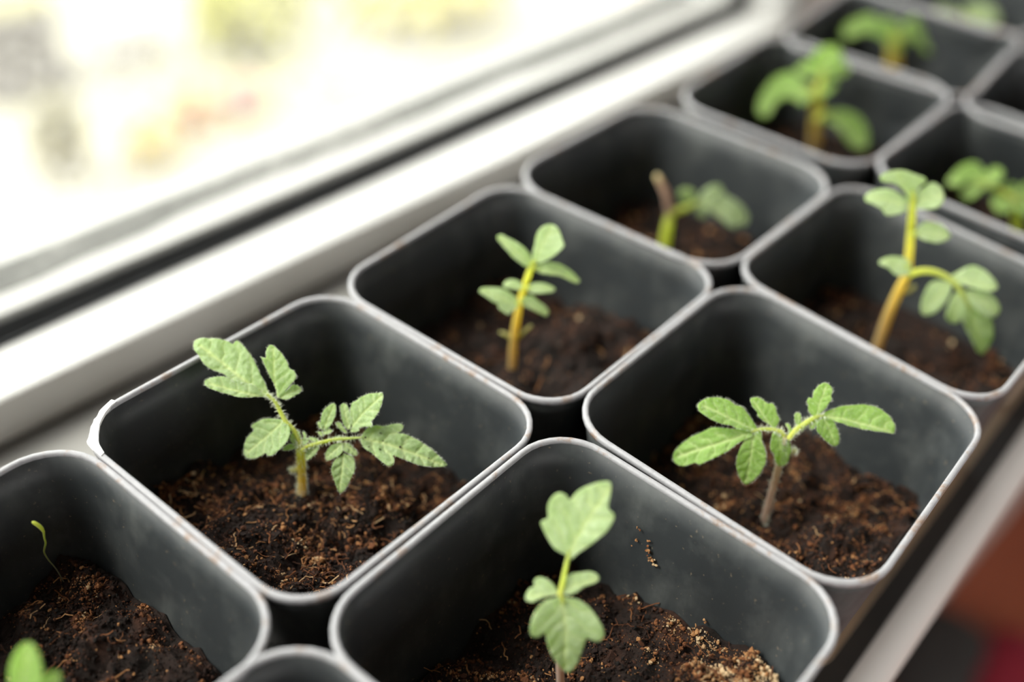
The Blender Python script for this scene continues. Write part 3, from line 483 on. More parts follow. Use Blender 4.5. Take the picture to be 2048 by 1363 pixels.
  'A4': dict(base=[37.708,17.061,-3.2], hair=0, stem=[[37.708,17.061,-3.2,0.265],[37.64,17.14,-2.682,0.243],[37.547,17.248,-1.862,0.23],[37.457,17.353,-1.208,0.218],[37.454,17.356,-0.627,0.177],[37.436,17.377,-0.235,0.117]], leaves=[
    ['leaf', [[37.153,17.195,-0.974,0.157],[37.082,17.45,-0.724,0.137],[36.94,17.704,-0.596,0.098]], [
      [[37.052,17.522,-0.67],[-0.7841,0.4636,-0.4127],[-0.5765,-0.2976,0.761],2.078,[[-0.076,-0.039],[0.076,-0.405],[0.258,-0.889],[0.551,-1.029],[0.976,-1.057],[1.471,-0.881],[1.914,-0.595],[2.178,-0.215],[2.139,0.047],[1.911,0.17],[1.591,-0.058],[1.269,-0.185],[0.986,-0.133],[0.748,0.037],[0.564,0.377],[0.166,0.312]]],
    ]],
    ['leaf', [[37.379,17.341,-0.382,0.137],[37.492,17.413,-0.088,0.098],[37.604,17.485,0.205,0.078]], [
      [[37.429,17.365,-0.264],[0.3146,0.1215,0.9414],[-0.767,-0.5518,0.3275],1.267,[[0.062,0.184],[0.427,0.488],[0.63,0.612],[0.968,0.542],[1.191,0.308],[1.298,0.009],[1.258,-0.283],[1.073,-0.486],[0.791,-0.535],[0.471,-0.396],[0.093,-0.14]]],
      [[37.436,17.377,-0.235],[-0.6487,0.7085,0.2779],[-0.2826,-0.5633,0.7764],1.036,[[0.025,0.084],[0.468,0.094],[1.034,0.131],[1.1,-0.052],[0.836,-0.375],[0.561,-0.514],[0.236,-0.33],[-0.019,-0.12]]],
      [[37.465,17.365,-0.204],[0.7825,-0.5527,0.2866],[-0.5159,-0.3179,0.7955],1.104,[[-0.038,-0.101],[0.138,0.182],[0.485,0.369],[0.929,0.445],[1.123,0.185],[1.106,-0.039],[0.861,-0.184],[0.542,-0.207],[0.236,-0.196]]],
      [[37.338,17.268,-0.557],[0.7794,-0.5755,0.2476],[-0.4971,-0.3277,0.8034],0.651,[[-0.031,0.009],[0.206,0.205],[0.598,0.148],[0.655,-0.039],[0.417,-0.235],[0.06,-0.433],[-0.092,-0.276]]],
    ]],
    ['leaf', [[36.95,16.902,-1.741,0.138],[37.162,16.83,-1.489,0.128],[37.354,16.66,-1.413,0.098]], [
      [[37.2,16.769,-1.514],[0.3753,-0.8173,-0.4373],[-0.3598,-0.5632,0.7438],2.169,[[-0.052,0.091],[0.248,0.441],[0.621,0.666],[1.059,0.779],[1.463,0.733],[1.836,0.555],[2.131,0.254],[2.178,-0.015],[1.862,-0.272],[1.491,-0.354],[1.085,-0.225],[0.743,-0.136],[0.452,-0.137],[0.133,-0.16]]],
    ]],
  ]),
  'A5': dict(base=[45.788,17.789,-3.2], hair=0, stem=[[45.788,17.789,-3.2,0.341],[45.662,17.936,-2.517,0.316],[45.53,18.088,-1.806,0.302],[45.452,18.178,-1.234,0.222],[45.439,18.193,-1.014,0.133]], leaves=[
    ['leaf', [[45.331,18.088,-1.39,0.177],[45.174,18.44,-1.114,0.133]], [
      [[45.24,18.211,-1.363],[-0.6801,0.7196,0.1401],[-0.3551,-0.4905,0.7958],2.229,[[-0.097,0.215],[0.362,-0.112],[0.726,-0.271],[1.175,-0.318],[1.611,-0.084],[2.046,0.126],[2.261,-0.228],[1.992,-0.687],[1.471,-1.036],[1.029,-1.179],[0.663,-1.019],[0.339,-0.732],[-0.078,-0.347]]],
    ]],
    ['leaf', [[45.372,18.133,-1.24,0.177],[45.388,18.361,-0.837,0.11]], [
      [[45.372,18.133,-1.24],[-0.1322,0.4608,0.8776],[-0.4565,-0.8142,0.3587],1.076,[[0.08,0.18],[0.727,0.349],[1.095,0.294],[1.076,-0.1],[0.647,-0.332],[0.078,-0.224]]],
    ]],
    ['leaf', [[45.387,18.072,-1.312,0.177],[45.691,17.917,-0.989,0.111]], [
      [[45.408,18.026,-1.346],[0.7276,-0.6634,-0.175],[-0.3,-0.5371,0.7884],1.79,[[-0.096,-0.254],[-0.042,0.508],[0.484,1.285],[0.961,1.509],[1.341,1.448],[1.74,1.128],[1.972,0.749],[2.058,0.292],[1.79,-0.024],[1.411,-0.009],[1.085,0.324],[0.851,0.463],[0.565,0.166],[0.231,-0.279]]],
    ]],
  ]),
  'A6': dict(base=[52.703,17.179,-3.2], hair=0, stem=[[52.703,17.179,-3.2,0.294],[52.623,17.272,-2.889,0.293],[52.502,17.413,-2.322,0.267],[52.402,17.528,-1.927,0.193]], leaves=[
    ['leaf', [[52.37,17.502,-2.029,0.169],[52.129,17.888,-1.855,0.121]], [
      [[52.35,17.561,-1.972],[-0.6624,0.7274,0.1794],[-0.3447,-0.5085,0.789],1.841,[[-0.097,-0.052],[0.413,-0.227],[0.923,-0.428],[1.426,-0.501],[1.829,-0.21],[1.9,0.223],[1.727,0.615],[1.2,0.732],[0.619,0.511],[0.137,0.228]]],
    ]],
    ['leaf', [[52.401,17.469,-2.026,0.169],[52.616,17.354,-1.807,0.121]], [
      [[52.411,17.494,-1.966],[0.7668,-0.596,0.2382],[-0.5091,-0.3389,0.7911],1.268,[[-0.062,0.095],[-0.191,0.55],[-0.196,0.815],[0.309,0.916],[0.844,0.825],[1.209,0.515],[1.349,0.031],[1.174,-0.341],[0.783,-0.456],[0.398,-0.211]]],
    ]],
  ]),
  'B4': dict(base=[37.025,8.147,-3.2], hair=0, stem=[[37.025,8.147,-3.2,0.181],[36.8,8.408,-2.297,0.179],[36.649,8.584,-1.7,0.159],[36.5,8.756,-1.235,0.123]], leaves=[
    ['leaf', [[36.491,8.731,-1.292,0.105],[36.204,9.206,-1.06,0.096],[35.832,9.762,-0.857,0.07],[35.653,10.004,-0.801,0.052]], [
      [[35.902,9.64,-0.924],[-0.7035,0.7079,0.0637],[-0.3828,-0.453,0.8051],1.325,[[-0.082,0.08],[0.345,-0.01],[0.731,-0.037],[0.913,0.135],[1.169,0.106],[1.346,0.002],[1.306,-0.156],[1.143,-0.394],[0.87,-0.655],[0.562,-0.753],[0.304,-0.713],[0.119,-0.542],[-0.02,-0.334]]],
      [[35.875,9.67,-0.926],[0.5326,-0.2801,0.7987],[-0.841,-0.2811,0.4622],0.75,[[-0.05,0.057],[0.144,0.299],[0.459,0.291],[0.654,0.22],[0.759,0.035],[0.683,-0.17],[0.422,-0.269],[0.144,-0.227],[-0.067,-0.171]]],
      [[35.832,9.762,-0.857],[-0.6123,0.478,-0.6298],[-0.7747,-0.2036,0.5986],0.803,[[-0.028,0.169],[0.236,0.238],[0.654,0.265],[0.799,0.066],[0.777,-0.133],[0.545,-0.2],[0.207,-0.168],[-0.022,-0.035]]],
    ]],
    ['leaf', [[36.491,8.731,-1.292,0.105],[36.595,8.594,-1.318,0.088],[36.702,8.466,-1.326,0.053]], [
      [[36.541,8.655,-1.324],[0.6806,-0.7224,-0.1222],[-0.3648,-0.4787,0.7986],0.665,[[-0.088,0.007],[0.093,0.483],[0.318,0.7],[0.539,0.559],[0.713,0.275],[0.685,-0.13],[0.482,-0.451],[0.26,-0.554],[0.04,-0.458]]],
      [[36.516,8.693,-1.308],[-0.7652,0.601,-0.2309],[-0.5064,-0.3404,0.7923],0.824,[[-0.124,-0.24],[-0.145,-0.553],[0.142,-0.583],[0.508,-0.441],[0.777,-0.236],[0.828,0.044],[0.717,0.375],[0.47,0.39],[0.19,0.313]]],
    ]],
  ]),
  'A0': dict(base=[2.218,14.039,-3.3], hair=0, stem=[[2.218,14.039,-3.3,0.081],[2.417,13.808,-1.971,0.073],[2.583,13.617,-0.91,0.061],[2.677,13.508,-0.321,0.051],[2.705,13.475,-0.172,0.037]], leaves=[
    ['leaf', [[2.688,13.47,-0.212,0.037],[2.748,13.491,-0.064,0.032],[2.839,13.535,0.18,0.023]], [
      [[2.678,13.469,-0.232],[0.3041,0.1089,0.9464],[-0.7716,-0.5546,0.3117],1.131,[[-0.06,0.092],[0.03,0.215],[0.211,0.284],[0.388,0.297],[0.642,0.262],[0.879,0.202],[1.046,0.113],[1.13,0.005],[1.117,-0.105],[1.033,-0.199],[0.902,-0.276],[0.762,-0.325],[0.627,-0.356],[0.457,-0.347],[0.307,-0.291],[0.12,-0.184],[-0.018,-0.056]]],
    ]],
    ['leaf', [[2.69,13.456,-0.23,0.037],[2.825,13.351,-0.148,0.028]], [
      [[2.722,13.434,-0.208],[0.7495,-0.4266,0.5062],[-0.6438,-0.292,0.7073],0.706,[[0.056,-0.068],[0.186,0.019],[0.328,0.061],[0.382,0.103],[0.475,0.113],[0.593,0.129],[0.674,0.091],[0.71,0.018],[0.689,-0.069],[0.614,-0.166],[0.459,-0.192],[0.271,-0.171]]],
    ]],
  ]),
  'SPROUT': dict(base=[5.201,17.781,-3.25], hair=0, stem=[[5.201,17.781,-3.25,0.013],[5.184,17.801,-3.09,0.013],[5.151,17.84,-2.775,0.015],[5.118,17.878,-2.6,0.016],[5.07,17.934,-2.406,0.018],[5.041,17.967,-2.145,0.021],[5.071,17.932,-1.964,0.023],[5.111,17.886,-1.783,0.023],[5.117,17.879,-1.61,0.023],[5.131,17.863,-1.458,0.026],[5.138,17.855,-1.382,0.031]], leaves=[
    ['folded_cotyledon', [[5.135,17.858,-1.404,0.028],[5.124,17.871,-1.3,0.042],[5.093,17.907,-1.2,0.047],[5.049,17.958,-1.124,0.045],[5.021,17.99,-1.097,0.036],[5.007,18.007,-1.089,0.017]], [
    ]],
  ]),
}

# ---------------------------------------------------------------- setting: room, window, sill
SILL_Z, WALL_Y, FACE_Y, FACE_Z = -7.5, 27.65, 27.65, -5.78
XR, XL, ZT = 53.6, -80.0, 122.0

def boxes(name, mat, parts, kind='structure', parent=None):
    b = MB()
    for lo, hi in parts: b.box(lo, hi)
    o = mesh_obj(name, b.v, b.f, mat, parent, smooth=False)
    if kind: o['kind'] = kind
    return o
boxes('wall_north', M['wall'], [((XR + 1.72, 27.75, -85), (230, 41, 170)), ((-260, 27.75, -85), (XL - 1.72, 41, 170)),
                                ((XL - 1.72, 27.75, ZT + 1.72), (XR + 1.72, 41, 170)), ((XL - 1.72, 27.75, -85), (XR + 1.72, 34.0, -7.7)),
                                ((-260, 14, -85), (230, 27.75, -9.8))])
boxes('wall_east', M['wall'], [((230, -200, -85), (242, 41, 170))])
boxes('wall_west', M['wall'], [((-272, -200, -85), (-260, 41, 170))])
boxes('wall_south', M['wall'], [((-272, -212, -85), (-142, -200, 170)), ((122, -212, -85), (242, -200, 170)),
                                ((-142, -212, -85), (122, -200, -26)), ((-142, -212, 66), (122, -200, 170))])
boxes('ceiling', M['ceiling'], [((-272, -212, 170), (242, 41, 180))])
boxes('floor', M['floor'], [((-272, -212, -95), (242, 41, -85))])
w2 = tag(empty('added_fill_window', (-10, -206, -26)), kind='structure')  # unseen opening added for fill, kept low to light the sill edge
boxes('frame', M['pvc'], [((-142, -208, -26), (-136, -202, 66)), ((116, -208, -26), (122, -202, 66)), ((-136, -208, -26), (116, -202, -20)),
                          ((-136, -208, 60), (116, -202, 66)), ((-13, -208, -20), (-7, -202, 60))], None, w2)

win = tag(empty('window_1', (0, FACE_Y, FACE_Z)), kind='structure')
def ring(profile, closed=False):
    """sweep (inset, y) pairs round the four sides of the window"""
    b = MB(); V = []
    for s, y in profile:
        sx = 1.1 * min(1.0, s / .17) + max(0.0, s - .17) if s > 0 else s
        V += [(XL + s, y, FACE_Z + s), (XR - sx, y, FACE_Z + s), (XR - sx, y, ZT - s), (XL + s, y, ZT - s)]
    n = len(profile); F = []
    for i in range(n if closed else n - 1):
        j = (i + 1) % n
        for k in range(4):
            k2 = (k + 1) % 4
            F.append((i * 4 + k, i * 4 + k2, j * 4 + k2, j * 4 + k))
    b.add(V, F)
    return b
b = ring([(-1.72, 33), (-1.72, FACE_Y), (-.14, FACE_Y), (-.05, FACE_Y + .03), (0, FACE_Y + .12), (.02, FACE_Y + .25), (.02, 31)])
mesh_obj('frame', b.v, b.f, M['pvc'], win, smooth=False)
b = ring([(.015, FACE_Y + .21), (.05, FACE_Y + .35), (.16, 29.8), (.18, 29.9), (.18, 30.15)])
mesh_obj('glazing_bead', b.v, b.f, M['pvc'], win, smooth=False)
b = ring([(.17, 30.17), (.15, 29.86), (.20, 29.80), (.27, 29.85), (.29, 29.93), (.40, 29.99), (.72, 30.15), (.80, 30.21), (.74, 30.24)], closed=True)
mesh_obj('rubber_gasket', b.v, b.f, M['rubber'], win, smooth=False)
boxes('glass_pane', M['glass'], [((XL + .4, 30.25, FACE_Z + .3), (XR - 1.3, 30.6, ZT - .4))], None, win)
b = ring([(-1.72, 33), (-1.72, 34.4), (.70, 34.4), (.78, 34.3), (.78, 30.64), (.5, 30.64), (.5, 33)], closed=True)
mesh_obj('outer_frame', b.v, b.f, M['outer'], win, smooth=False)
# outer gasket: dusty strip with a wavy inner edge lying on the outer frame
V, F = [], []
xs = np.linspace(XL + 2, XR - 3, 260)
for i, xx in enumerate(xs):
    y0 = 31.78 + .16 * math.sin(xx * .42) + .22 * (noise.noise(Vector((xx * .35, 3.1, 0))))
    y1 = 33.12 + .05 * noise.noise(Vector((xx * .5, 9.1, 0)))
    zz = FACE_Z + .78
    V += [(xx, y0, zz), (xx, y0 + .05, zz + .10), (xx, y1 - .05, zz + .12), (xx, y1, zz)]
    if i:
        a = (i - 1) * 4
        F += [(a + k, a + 4 + k, a + 5 + k, a + 1 + k) for k in range(3)]
mesh_obj('outer_gasket', V, F, M['rubber_grey'], win, smooth=False)

# window sill with a rounded front edge, running at a slight angle to the window
def sill_front(x): return 3.15 + .055 * (x - 21)
prof = [(None, 0.0)]
xs = [-70, -20, 30, 92]
V, F = [], []
R_ = 1.0
sec = [('b', -9.6), ('b', SILL_Z)] + [(R_ - R_ * math.sin(a), SILL_Z - R_ + R_ * math.cos(a)) for a in np.linspace(0, math.pi, 13)]
for xx in xs:
    for q, z in sec:
        V.append((xx, 27.7 if q == 'b' else sill_front(xx) + q, z))
n = len(sec)
for i in range(len(xs) - 1):
    for k in range(n):
        k2 = (k + 1) % n
        F.append((i * n + k, (i + 1) * n + k, (i + 1) * n + k2, i * n + k2))
F.append(tuple(range(n))); F.append(tuple((len(xs) - 1) * n + k for k in reversed(range(n))))
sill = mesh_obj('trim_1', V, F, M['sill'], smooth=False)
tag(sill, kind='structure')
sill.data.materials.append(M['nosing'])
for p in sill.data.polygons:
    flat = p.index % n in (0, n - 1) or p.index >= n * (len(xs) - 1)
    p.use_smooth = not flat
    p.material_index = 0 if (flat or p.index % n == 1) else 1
boxes('trim_2', M['sealant'], [((-70, 27.55, SILL_Z), (56, 27.70, SILL_Z + .07))])
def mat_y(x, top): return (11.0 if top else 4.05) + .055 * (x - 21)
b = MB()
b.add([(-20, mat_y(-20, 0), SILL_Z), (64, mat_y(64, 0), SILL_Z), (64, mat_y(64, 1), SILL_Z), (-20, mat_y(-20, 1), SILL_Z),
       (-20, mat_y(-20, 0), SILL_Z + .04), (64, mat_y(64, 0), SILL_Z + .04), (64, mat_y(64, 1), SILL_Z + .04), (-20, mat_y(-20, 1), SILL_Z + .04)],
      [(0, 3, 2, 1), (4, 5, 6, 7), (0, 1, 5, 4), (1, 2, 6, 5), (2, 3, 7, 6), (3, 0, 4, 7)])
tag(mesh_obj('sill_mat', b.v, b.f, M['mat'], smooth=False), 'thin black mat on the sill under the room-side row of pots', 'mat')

# tan board with a rounded corner lying on the mat, just wider than the pots' feet
def board_y(x): return 4.60 + .062 * (x - 20)
top = [(18.6 + 1.4 * (1 - math.cos(a)), board_y(20.0) + 1.4 * (1 - math.sin(a))) for a in np.linspace(0, math.pi / 2, 9)]
top = [(18.6, 10.6)] + top + [(58, board_y(58)), (58, 13.2)]
k = len(top)
bo = mesh_obj('thin_board', [(x, y, SILL_Z + .04) for x, y in top] + [(x, y, SILL_Z + .10) for x, y in top],
              [tuple(reversed(range(k))), tuple(range(k, 2 * k))] + [(i, (i + 1) % k, k + (i + 1) % k, k + i) for i in range(k)], M['board'], smooth=False)
tag(bo, 'thin tan board on the black mat, showing as a sliver under the mauve-stemmed seedling pot', 'board')

# ---------------------------------------------------------------- pots and soil
def rounded_quad(V, r, inset=0.0, seg=8):
    """contour of a quad with rounded corners, anticlockwise, optionally inset"""
    V = [np.array(p, float) for p in V]
    L = []
    for i in range(4):
        a, c = V[i], V[(i + 1) % 4]; e = (c - a) / np.linalg.norm(c - a)
        nn = np.array([-e[1], e[0]]); L.append((nn, nn @ a + r, e))
    out = []
    for i in range(4):
        n1, c1, e1 = L[i - 1]; n2, c2, e2 = L[i]
        ctr = np.linalg.solve(np.array([n1, n2]), [c1, c2])
        a0 = math.atan2(-n1[1], -n1[0]); a1 = math.atan2(-n2[1], -n2[0])
        while a1 < a0: a1 += 2 * math.pi
        for k in range(seg + 1):
            a = a0 + (a1 - a0) * k / seg
            out.append(ctr + (r - inset) * np.array([math.cos(a), math.sin(a)]))
        # straight side
        nxt_n, nxt_c = L[(i + 1) % 4][0], L[(i + 1) % 4][1]
        ctr2 = np.linalg.solve(np.array([n2, nxt_n]), [c2, nxt_c])
        p0 = ctr - (r - inset) * n2; p1 = ctr2 - (r - inset) * n2
        for k in range(1, 6): out.append(p0 + (p1 - p0) * k / 6)
    return np.array(out)

TAPER, POT_H = .74, 7.5
def shrink(P, c, z): return c + (P - c) * (1 + (1 - TAPER) * z / POT_H)

def make_pot(key, label, base_z, top=0.0):
    V, r = POTS[key]
    c = np.mean(np.array(V), axis=0)
    root = empty('nursery_pot', (c[0], c[1], base_z))
    tag(root, label, 'pot', 'square black pots on the sill')
    n = len(rounded_quad(V, r))
    def lay(inset, z): 
        P = shrink(rounded_quad(V, r, inset), c, z - top)
        return [(p[0], p[1], z) for p in P]
    def skin(layers, caps=()):
        vv = [p for L in layers for p in L]; ff = []
        for i in range(len(layers) - 1):
            for k in range(n):
                k2 = (k + 1) % n
                ff.append((i * n + k, i * n + k2, (i + 1) * n + k2, (i + 1) * n + k))
        for i, rev in caps:
            q = [i * n + k for k in range(n)]
            ff.append(tuple(reversed(q)) if rev else tuple(q))
        return vv, ff
    z0 = base_z
    outer = [lay(.05, z) for z in (z0, z0 + .05, -6.2, -4.5, -3, -1.5, -.6, top - .10)]
    inner = [lay(.14, z) for z in (top - .10, -.8, -2, -3.2, -4.5, -6, z0 + .15)]
    vv, ff = skin(outer + inner, [(0, True), (len(outer) + len(inner) - 1, False)])
    mesh_obj('body', vv, ff, M['pot'], root)
    wob = [.012 * noise.noise(Vector((k * .55, c[0], c[1]))) for k in range(n)]
    def rl(inset, z):
        P = shrink(rounded_quad(V, r, inset), c, 0)
        return [(p[0], p[1], top + z + wob[k]) for k, p in enumerate(P)]
    layers = [rl(.06, -.17), rl(.012, -.16), rl(.005, -.09), rl(.008, -.03), rl(.035, 0), rl(.11, .005), rl(.145, -.02), rl(.15, -.08), rl(.14, -.17)]
    vv, ff = skin(layers)
    for k in range(n):
        k2 = (k + 1) % n; t = (len(layers) - 1) * n
        ff.append((t + k, t + k2, k2, k))
    mesh_obj('rim', vv, ff, M['rim'], root)
    return root

def ico():
    t = (1 + 5 ** .5) / 2
    v = np.array([(-1, t, 0), (1, t, 0), (-1, -t, 0), (1, -t, 0), (0, -1, t), (0, 1, t), (0, -1, -t), (0, 1, -t), (t, 0, -1), (t, 0, 1), (-t, 0, -1), (-t, 0, 1)], float)
    v /= np.linalg.norm(v[0])
    f = np.array([(0, 11, 5), (0, 5, 1), (0, 1, 7), (0, 7, 10), (0, 10, 11), (1, 5, 9), (5, 11, 4), (11, 10, 2), (10, 7, 6), (7, 1, 8), (3, 9, 4), (3, 4, 2), (3, 2, 6), (3, 6, 8), (3, 8, 9), (4, 9, 5), (2, 4, 11), (6, 2, 10), (8, 6, 7), (9, 8, 1)])
    return v, f
ICO_V, ICO_F = ico()
OCT_V = np.array([(1, 0, 0), (-1, 0, 0), (0, 1, 0), (0, -1, 0), (0, 0, 1), (0, 0, -1)], float)
OCT_F = np.array([(0, 2, 4), (2, 1, 4), (1, 3, 4), (3, 0, 4), (2, 0, 5), (1, 2, 5), (3, 1, 5), (0, 3, 5)])
def crumb_arrays(P, size, rng, TV=ICO_V, TF=ICO_F):
    n = len(P); nv = len(TV)
    v = TV[None] * rng.uniform(.55, 1.35, (n, nv, 1)) * size[:, None, None] * rng.uniform(.6, 1.25, (n, 1, 3))
    ang = rng.uniform(0, 6.283, n); ca, sa = np.cos(ang), np.sin(ang)
    x, y, z = v[..., 0].copy(), v[..., 1].copy(), v[..., 2].copy()
    v[..., 0] = x * ca[:, None] - z * sa[:, None]; v[..., 2] = x * sa[:, None] + z * ca[:, None]
    ang = rng.uniform(0, 6.283, n); ca, sa = np.cos(ang), np.sin(ang)
    x, y = v[..., 0].copy(), v[..., 1].copy()
    v[..., 0] = x * ca[:, None] - y * sa[:, None]; v[..., 1] = x * sa[:, None] + y * ca[:, None]
    v += P[:, None, :]
    f = TF[None] + (np.arange(n) * nv)[:, None, None]
    return v.reshape(-1, 3), f.reshape(-1, 3)

def make_soil(key, label, z0, gx, gy, crumbs, fibres, mounds=(), pale=0.0):
    """z0: level at the pot's centre, gx/gy: slope across the pot, mounds: (dx, dy, height, radius)"""
    V, r = POTS[key]; c = np.mean(np.array(V), axis=0)
    seed = c[0] * 3.1 + c[1]
    rng = np.random.default_rng(int(abs(seed) * 10))
    fine = crumbs > 3000
    def height(x, y):
        dx, dy = x - c[0], y - c[1]
        h = z0 + gx * dx + gy * dy
        for mx, my, mh, mr in mounds: h += mh * math.exp(-((dx - mx) ** 2 + (dy - my) ** 2) / mr ** 2)
        p = Vector((x * .8 + seed, y * .8, 2.2))
        h += .42 * noise.fractal(p, .8, 2.1, 5) + .22 * noise.noise(Vector((x * 2.1, y * 2.1, seed + 4))) + .12 * abs(noise.noise(Vector((x * 4, y * 4, seed)))) + .05 * noise.noise(Vector((x * 9, y * 9, seed)))
        return min(h, -.9)
    nr, mult = (56, 3) if fine else (26, 1)
    ring0 = rounded_quad(V, r, .17)
    if mult > 1:
        ring0 = np.array([ring0[i // mult] * (1 - (i % mult) / mult) + ring0[(i // mult + 1) % len(ring0)] * (i % mult) / mult for i in range(len(ring0) * mult)])
    ns = len(ring0)
    edge = np.array([shrink(p, c, height(*shrink(p, c, z0))) for p in ring0])
    vv, tone = [], []
    for i in range(nr + 1):
        t = 1 - i / nr * .985
        for p in edge:
            q = c + (p - c) * t
            z = height(q[0], q[1]); vv.append((q[0], q[1], z))
            tone.append(.22 + .28 * noise.noise(Vector((q[0] * 2, q[1] * 2, seed + 5))))
    ff = [(i * ns + k, i * ns + (k + 1) % ns, (i + 1) * ns + (k + 1) % ns, (i + 1) * ns + k) for i in range(nr) for k in range(ns)]
    ff.append(tuple(nr * ns + k for k in range(ns)))
    vv = [tuple(map(float, p)) for p in vv]
    # crumbs
    pts, cnt = [], 0
    ang = rng.uniform(0, 1, crumbs); rad = np.sqrt(rng.uniform(0, 1, crumbs)) * .985
    size = np.exp(rng.normal(math.log(.020 if fine else .045), .5, crumbs)).clip(.009, .075 if fine else .12)
    P = np.zeros((crumbs, 3)); T = np.zeros(crumbs)
    for i in range(crumbs):
        e0 = ang[i] * ns; k0 = int(e0) % ns; p = edge[k0] * (1 - e0 % 1) + edge[(k0 + 1) % ns] * (e0 % 1); q = c + (p - c) * min(rad[i], .95 + .02 * rng.uniform())
        cl = noise.noise(Vector((q[0] * 1.6, q[1] * 1.6, seed + 9)))
        P[i] = (q[0], q[1], height(q[0], q[1]) + size[i] * (.2 + .9 * rng.uniform()) + max(0, cl) * rng.uniform(0, .16))
        T[i] = .38 + .75 * max(-.3, cl) + rng.normal(0, .17) + pale * max(0, (q[0] - c[0] - q[1] + c[1]) / 5 - .35)  # raised clumps toned lighter, imitating light on their tops
    T[rng.uniform(0, 1, crumbs) > .968] = .88  # scattered crumbs set bright as painted highlights
    big = size > (.042 if fine else .08)
    for sel, tv_, tf_ in ((big, ICO_V, ICO_F), (~big, OCT_V, OCT_F)):
        cv, cf = crumb_arrays(P[sel], size[sel], rng, tv_, tf_)
        nb = len(vv)
        vv += cv.tolist(); ff += (cf + nb).tolist(); tone += np.repeat(T[sel], len(tv_)).tolist()
    # plant fibres
    for i in range(fibres):
        p = edge[rng.integers(ns)]; q = c + (p - c) * math.sqrt(rng.uniform(0, .9))
        a = rng.uniform(0, 6.28); L = rng.uniform(.15, .55) * (1.0 if fine else 1.6)
        cur = np.array([q[0], q[1], height(q[0], q[1]) + .03]); path = [cur]
        for k in range(5):
            a += rng.normal(0, .45)
            cur = cur + np.array([math.cos(a), math.sin(a), rng.normal(.12, .3)]) * L / 5
            cur[2] = max(cur[2], height(cur[0], cur[1]) - .02); path.append(cur)
        tv, tf, _ = tube(path, [rng.uniform(.008, .02)] * 6, 4)
        nb = len(vv); vv += [tuple(map(float, p)) for p in tv]; ff += [tuple(k + nb for k in f) for f in tf]
        tone += [float(np.clip(rng.normal(.62, .2), .2, .95))] * len(tv)
    o = mesh_obj('potting_soil', vv, ff, M['soil'], smooth=False, attrs={'tone': tone})
    return tag(o, label, 'soil', 'soil in the square pots', 'stuff')

ZB, ZA, ZC = SILL_Z + .04, SILL_Z, SILL_Z + .10
make_pot('A0', 'black square pot next to the torn-rim pot, holding the thin bent sprout', ZA)
torn = make_pot('A1', 'black square pot with a torn pale corner on its rim', ZA)
make_pot('A2', 'black square pot behind the torn-rim pot, holding the tiered upright seedling', ZA)
make_pot('A3', 'black square pot holding the lime seedling with a cut stalk', ZA)
make_pot('A4', 'black square pot set slightly apart, holding the seedling with two arching leaves', ZA)
make_pot('A5', 'blurred black square pot below the window frame corner, holding a dim yellow-green seedling', ZA)
make_pot('A6', 'farthest black square pot in the window row, beyond the frame corner', ZA)
make_pot('B0', 'black square pot with only a dirty curved rim corner showing', ZB)
make_pot('B1', 'black square pot holding the pale two-leaved seedling in the room-side row', ZB)
make_pot('B2', 'black square pot beside the pale sill edge, holding the mauve-stemmed seedling', ZC)
make_pot('B3', 'black square pot holding the tallest seedling with a hanging leaf', ZC)
make_pot('B4', 'black square pot at the edge of the photo holding bright lobed leaves', ZC)
make_pot('B5', 'blurred black square pot behind all others in the room-side row', ZC)
# torn flap of the pale rim
fb = MB()
k = len(FLAP)
fb.v = [(p[0], p[1], .035 + .015 * noise.noise(Vector((i * .9, 0, 0)))) for i, p in enumerate(FLAP)] + [(p[0], p[1], -.05) for p in FLAP]
fb.f = [tuple(range(k)), tuple(reversed(range(k, 2 * k)))] + [(i, k + i, k + (i + 1) % k, (i + 1) % k) for i in range(k)]
fo = mesh_obj('torn_rim_flap', fb.v, fb.f, M['white_scrap'], torn, smooth=False)
fo['label'] = 'ragged torn flap of pale rim plastic'

make_soil('A0', 'dark potting soil around the thin bent sprout', -3.3, .0, .02, 24000, 260, [(-2, 1.5, .3, 2)])
make_soil('A1', 'lit orange-brown potting soil in the torn-rim pot', -3.15, -.12, -.05, 34000, 900, [(-1.9, .6, .5, 1.2), (.6, -.4, .35, 1.2)])
make_soil('A2', 'brown potting soil under the tiered upright seedling', -3.0, .0, -.12, 3200, 160, [(1.5, -1, .4, 1.5)])
make_soil('A3', 'brown potting soil under the lime cut-stalk seedling', -3.5, .02, -.05, 1400, 50)
make_soil('A4', 'brown potting soil under the two-arched seedling', -3.3, .02, -.1, 900, 20)
make_soil('A5', 'dark potting soil under the dim yellow-green seedling', -3.4, 0, 0, 700, 20)
make_soil('A6', 'dark potting soil in the farthest window-row pot', -3.4, 0, 0, 500, 10)
make_soil('B0', 'potting soil hidden behind the dirty curved rim corner', -3.4, 0, 0, 700, 20)
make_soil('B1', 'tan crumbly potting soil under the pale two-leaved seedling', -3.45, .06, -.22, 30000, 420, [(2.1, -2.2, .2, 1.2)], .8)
make_soil('B2', 'reddish potting soil around the mauve stem', -3.5, .0, -.14, 26000, 420, [(1.0, 1.0, .35, 1.4), (-.5, -2.4, .3, 1.2)])
make_soil('B3', 'brown potting soil under the tallest seedling', -3.4, .0, -.06, 1600, 60)
make_soil('B4', 'dark potting soil under the bright lobed leaves', -3.4, 0, 0, 900, 20)
make_soil('B5', 'dark potting soil in the farthest room-side pot', -3.4, 0, 0, 500, 10)

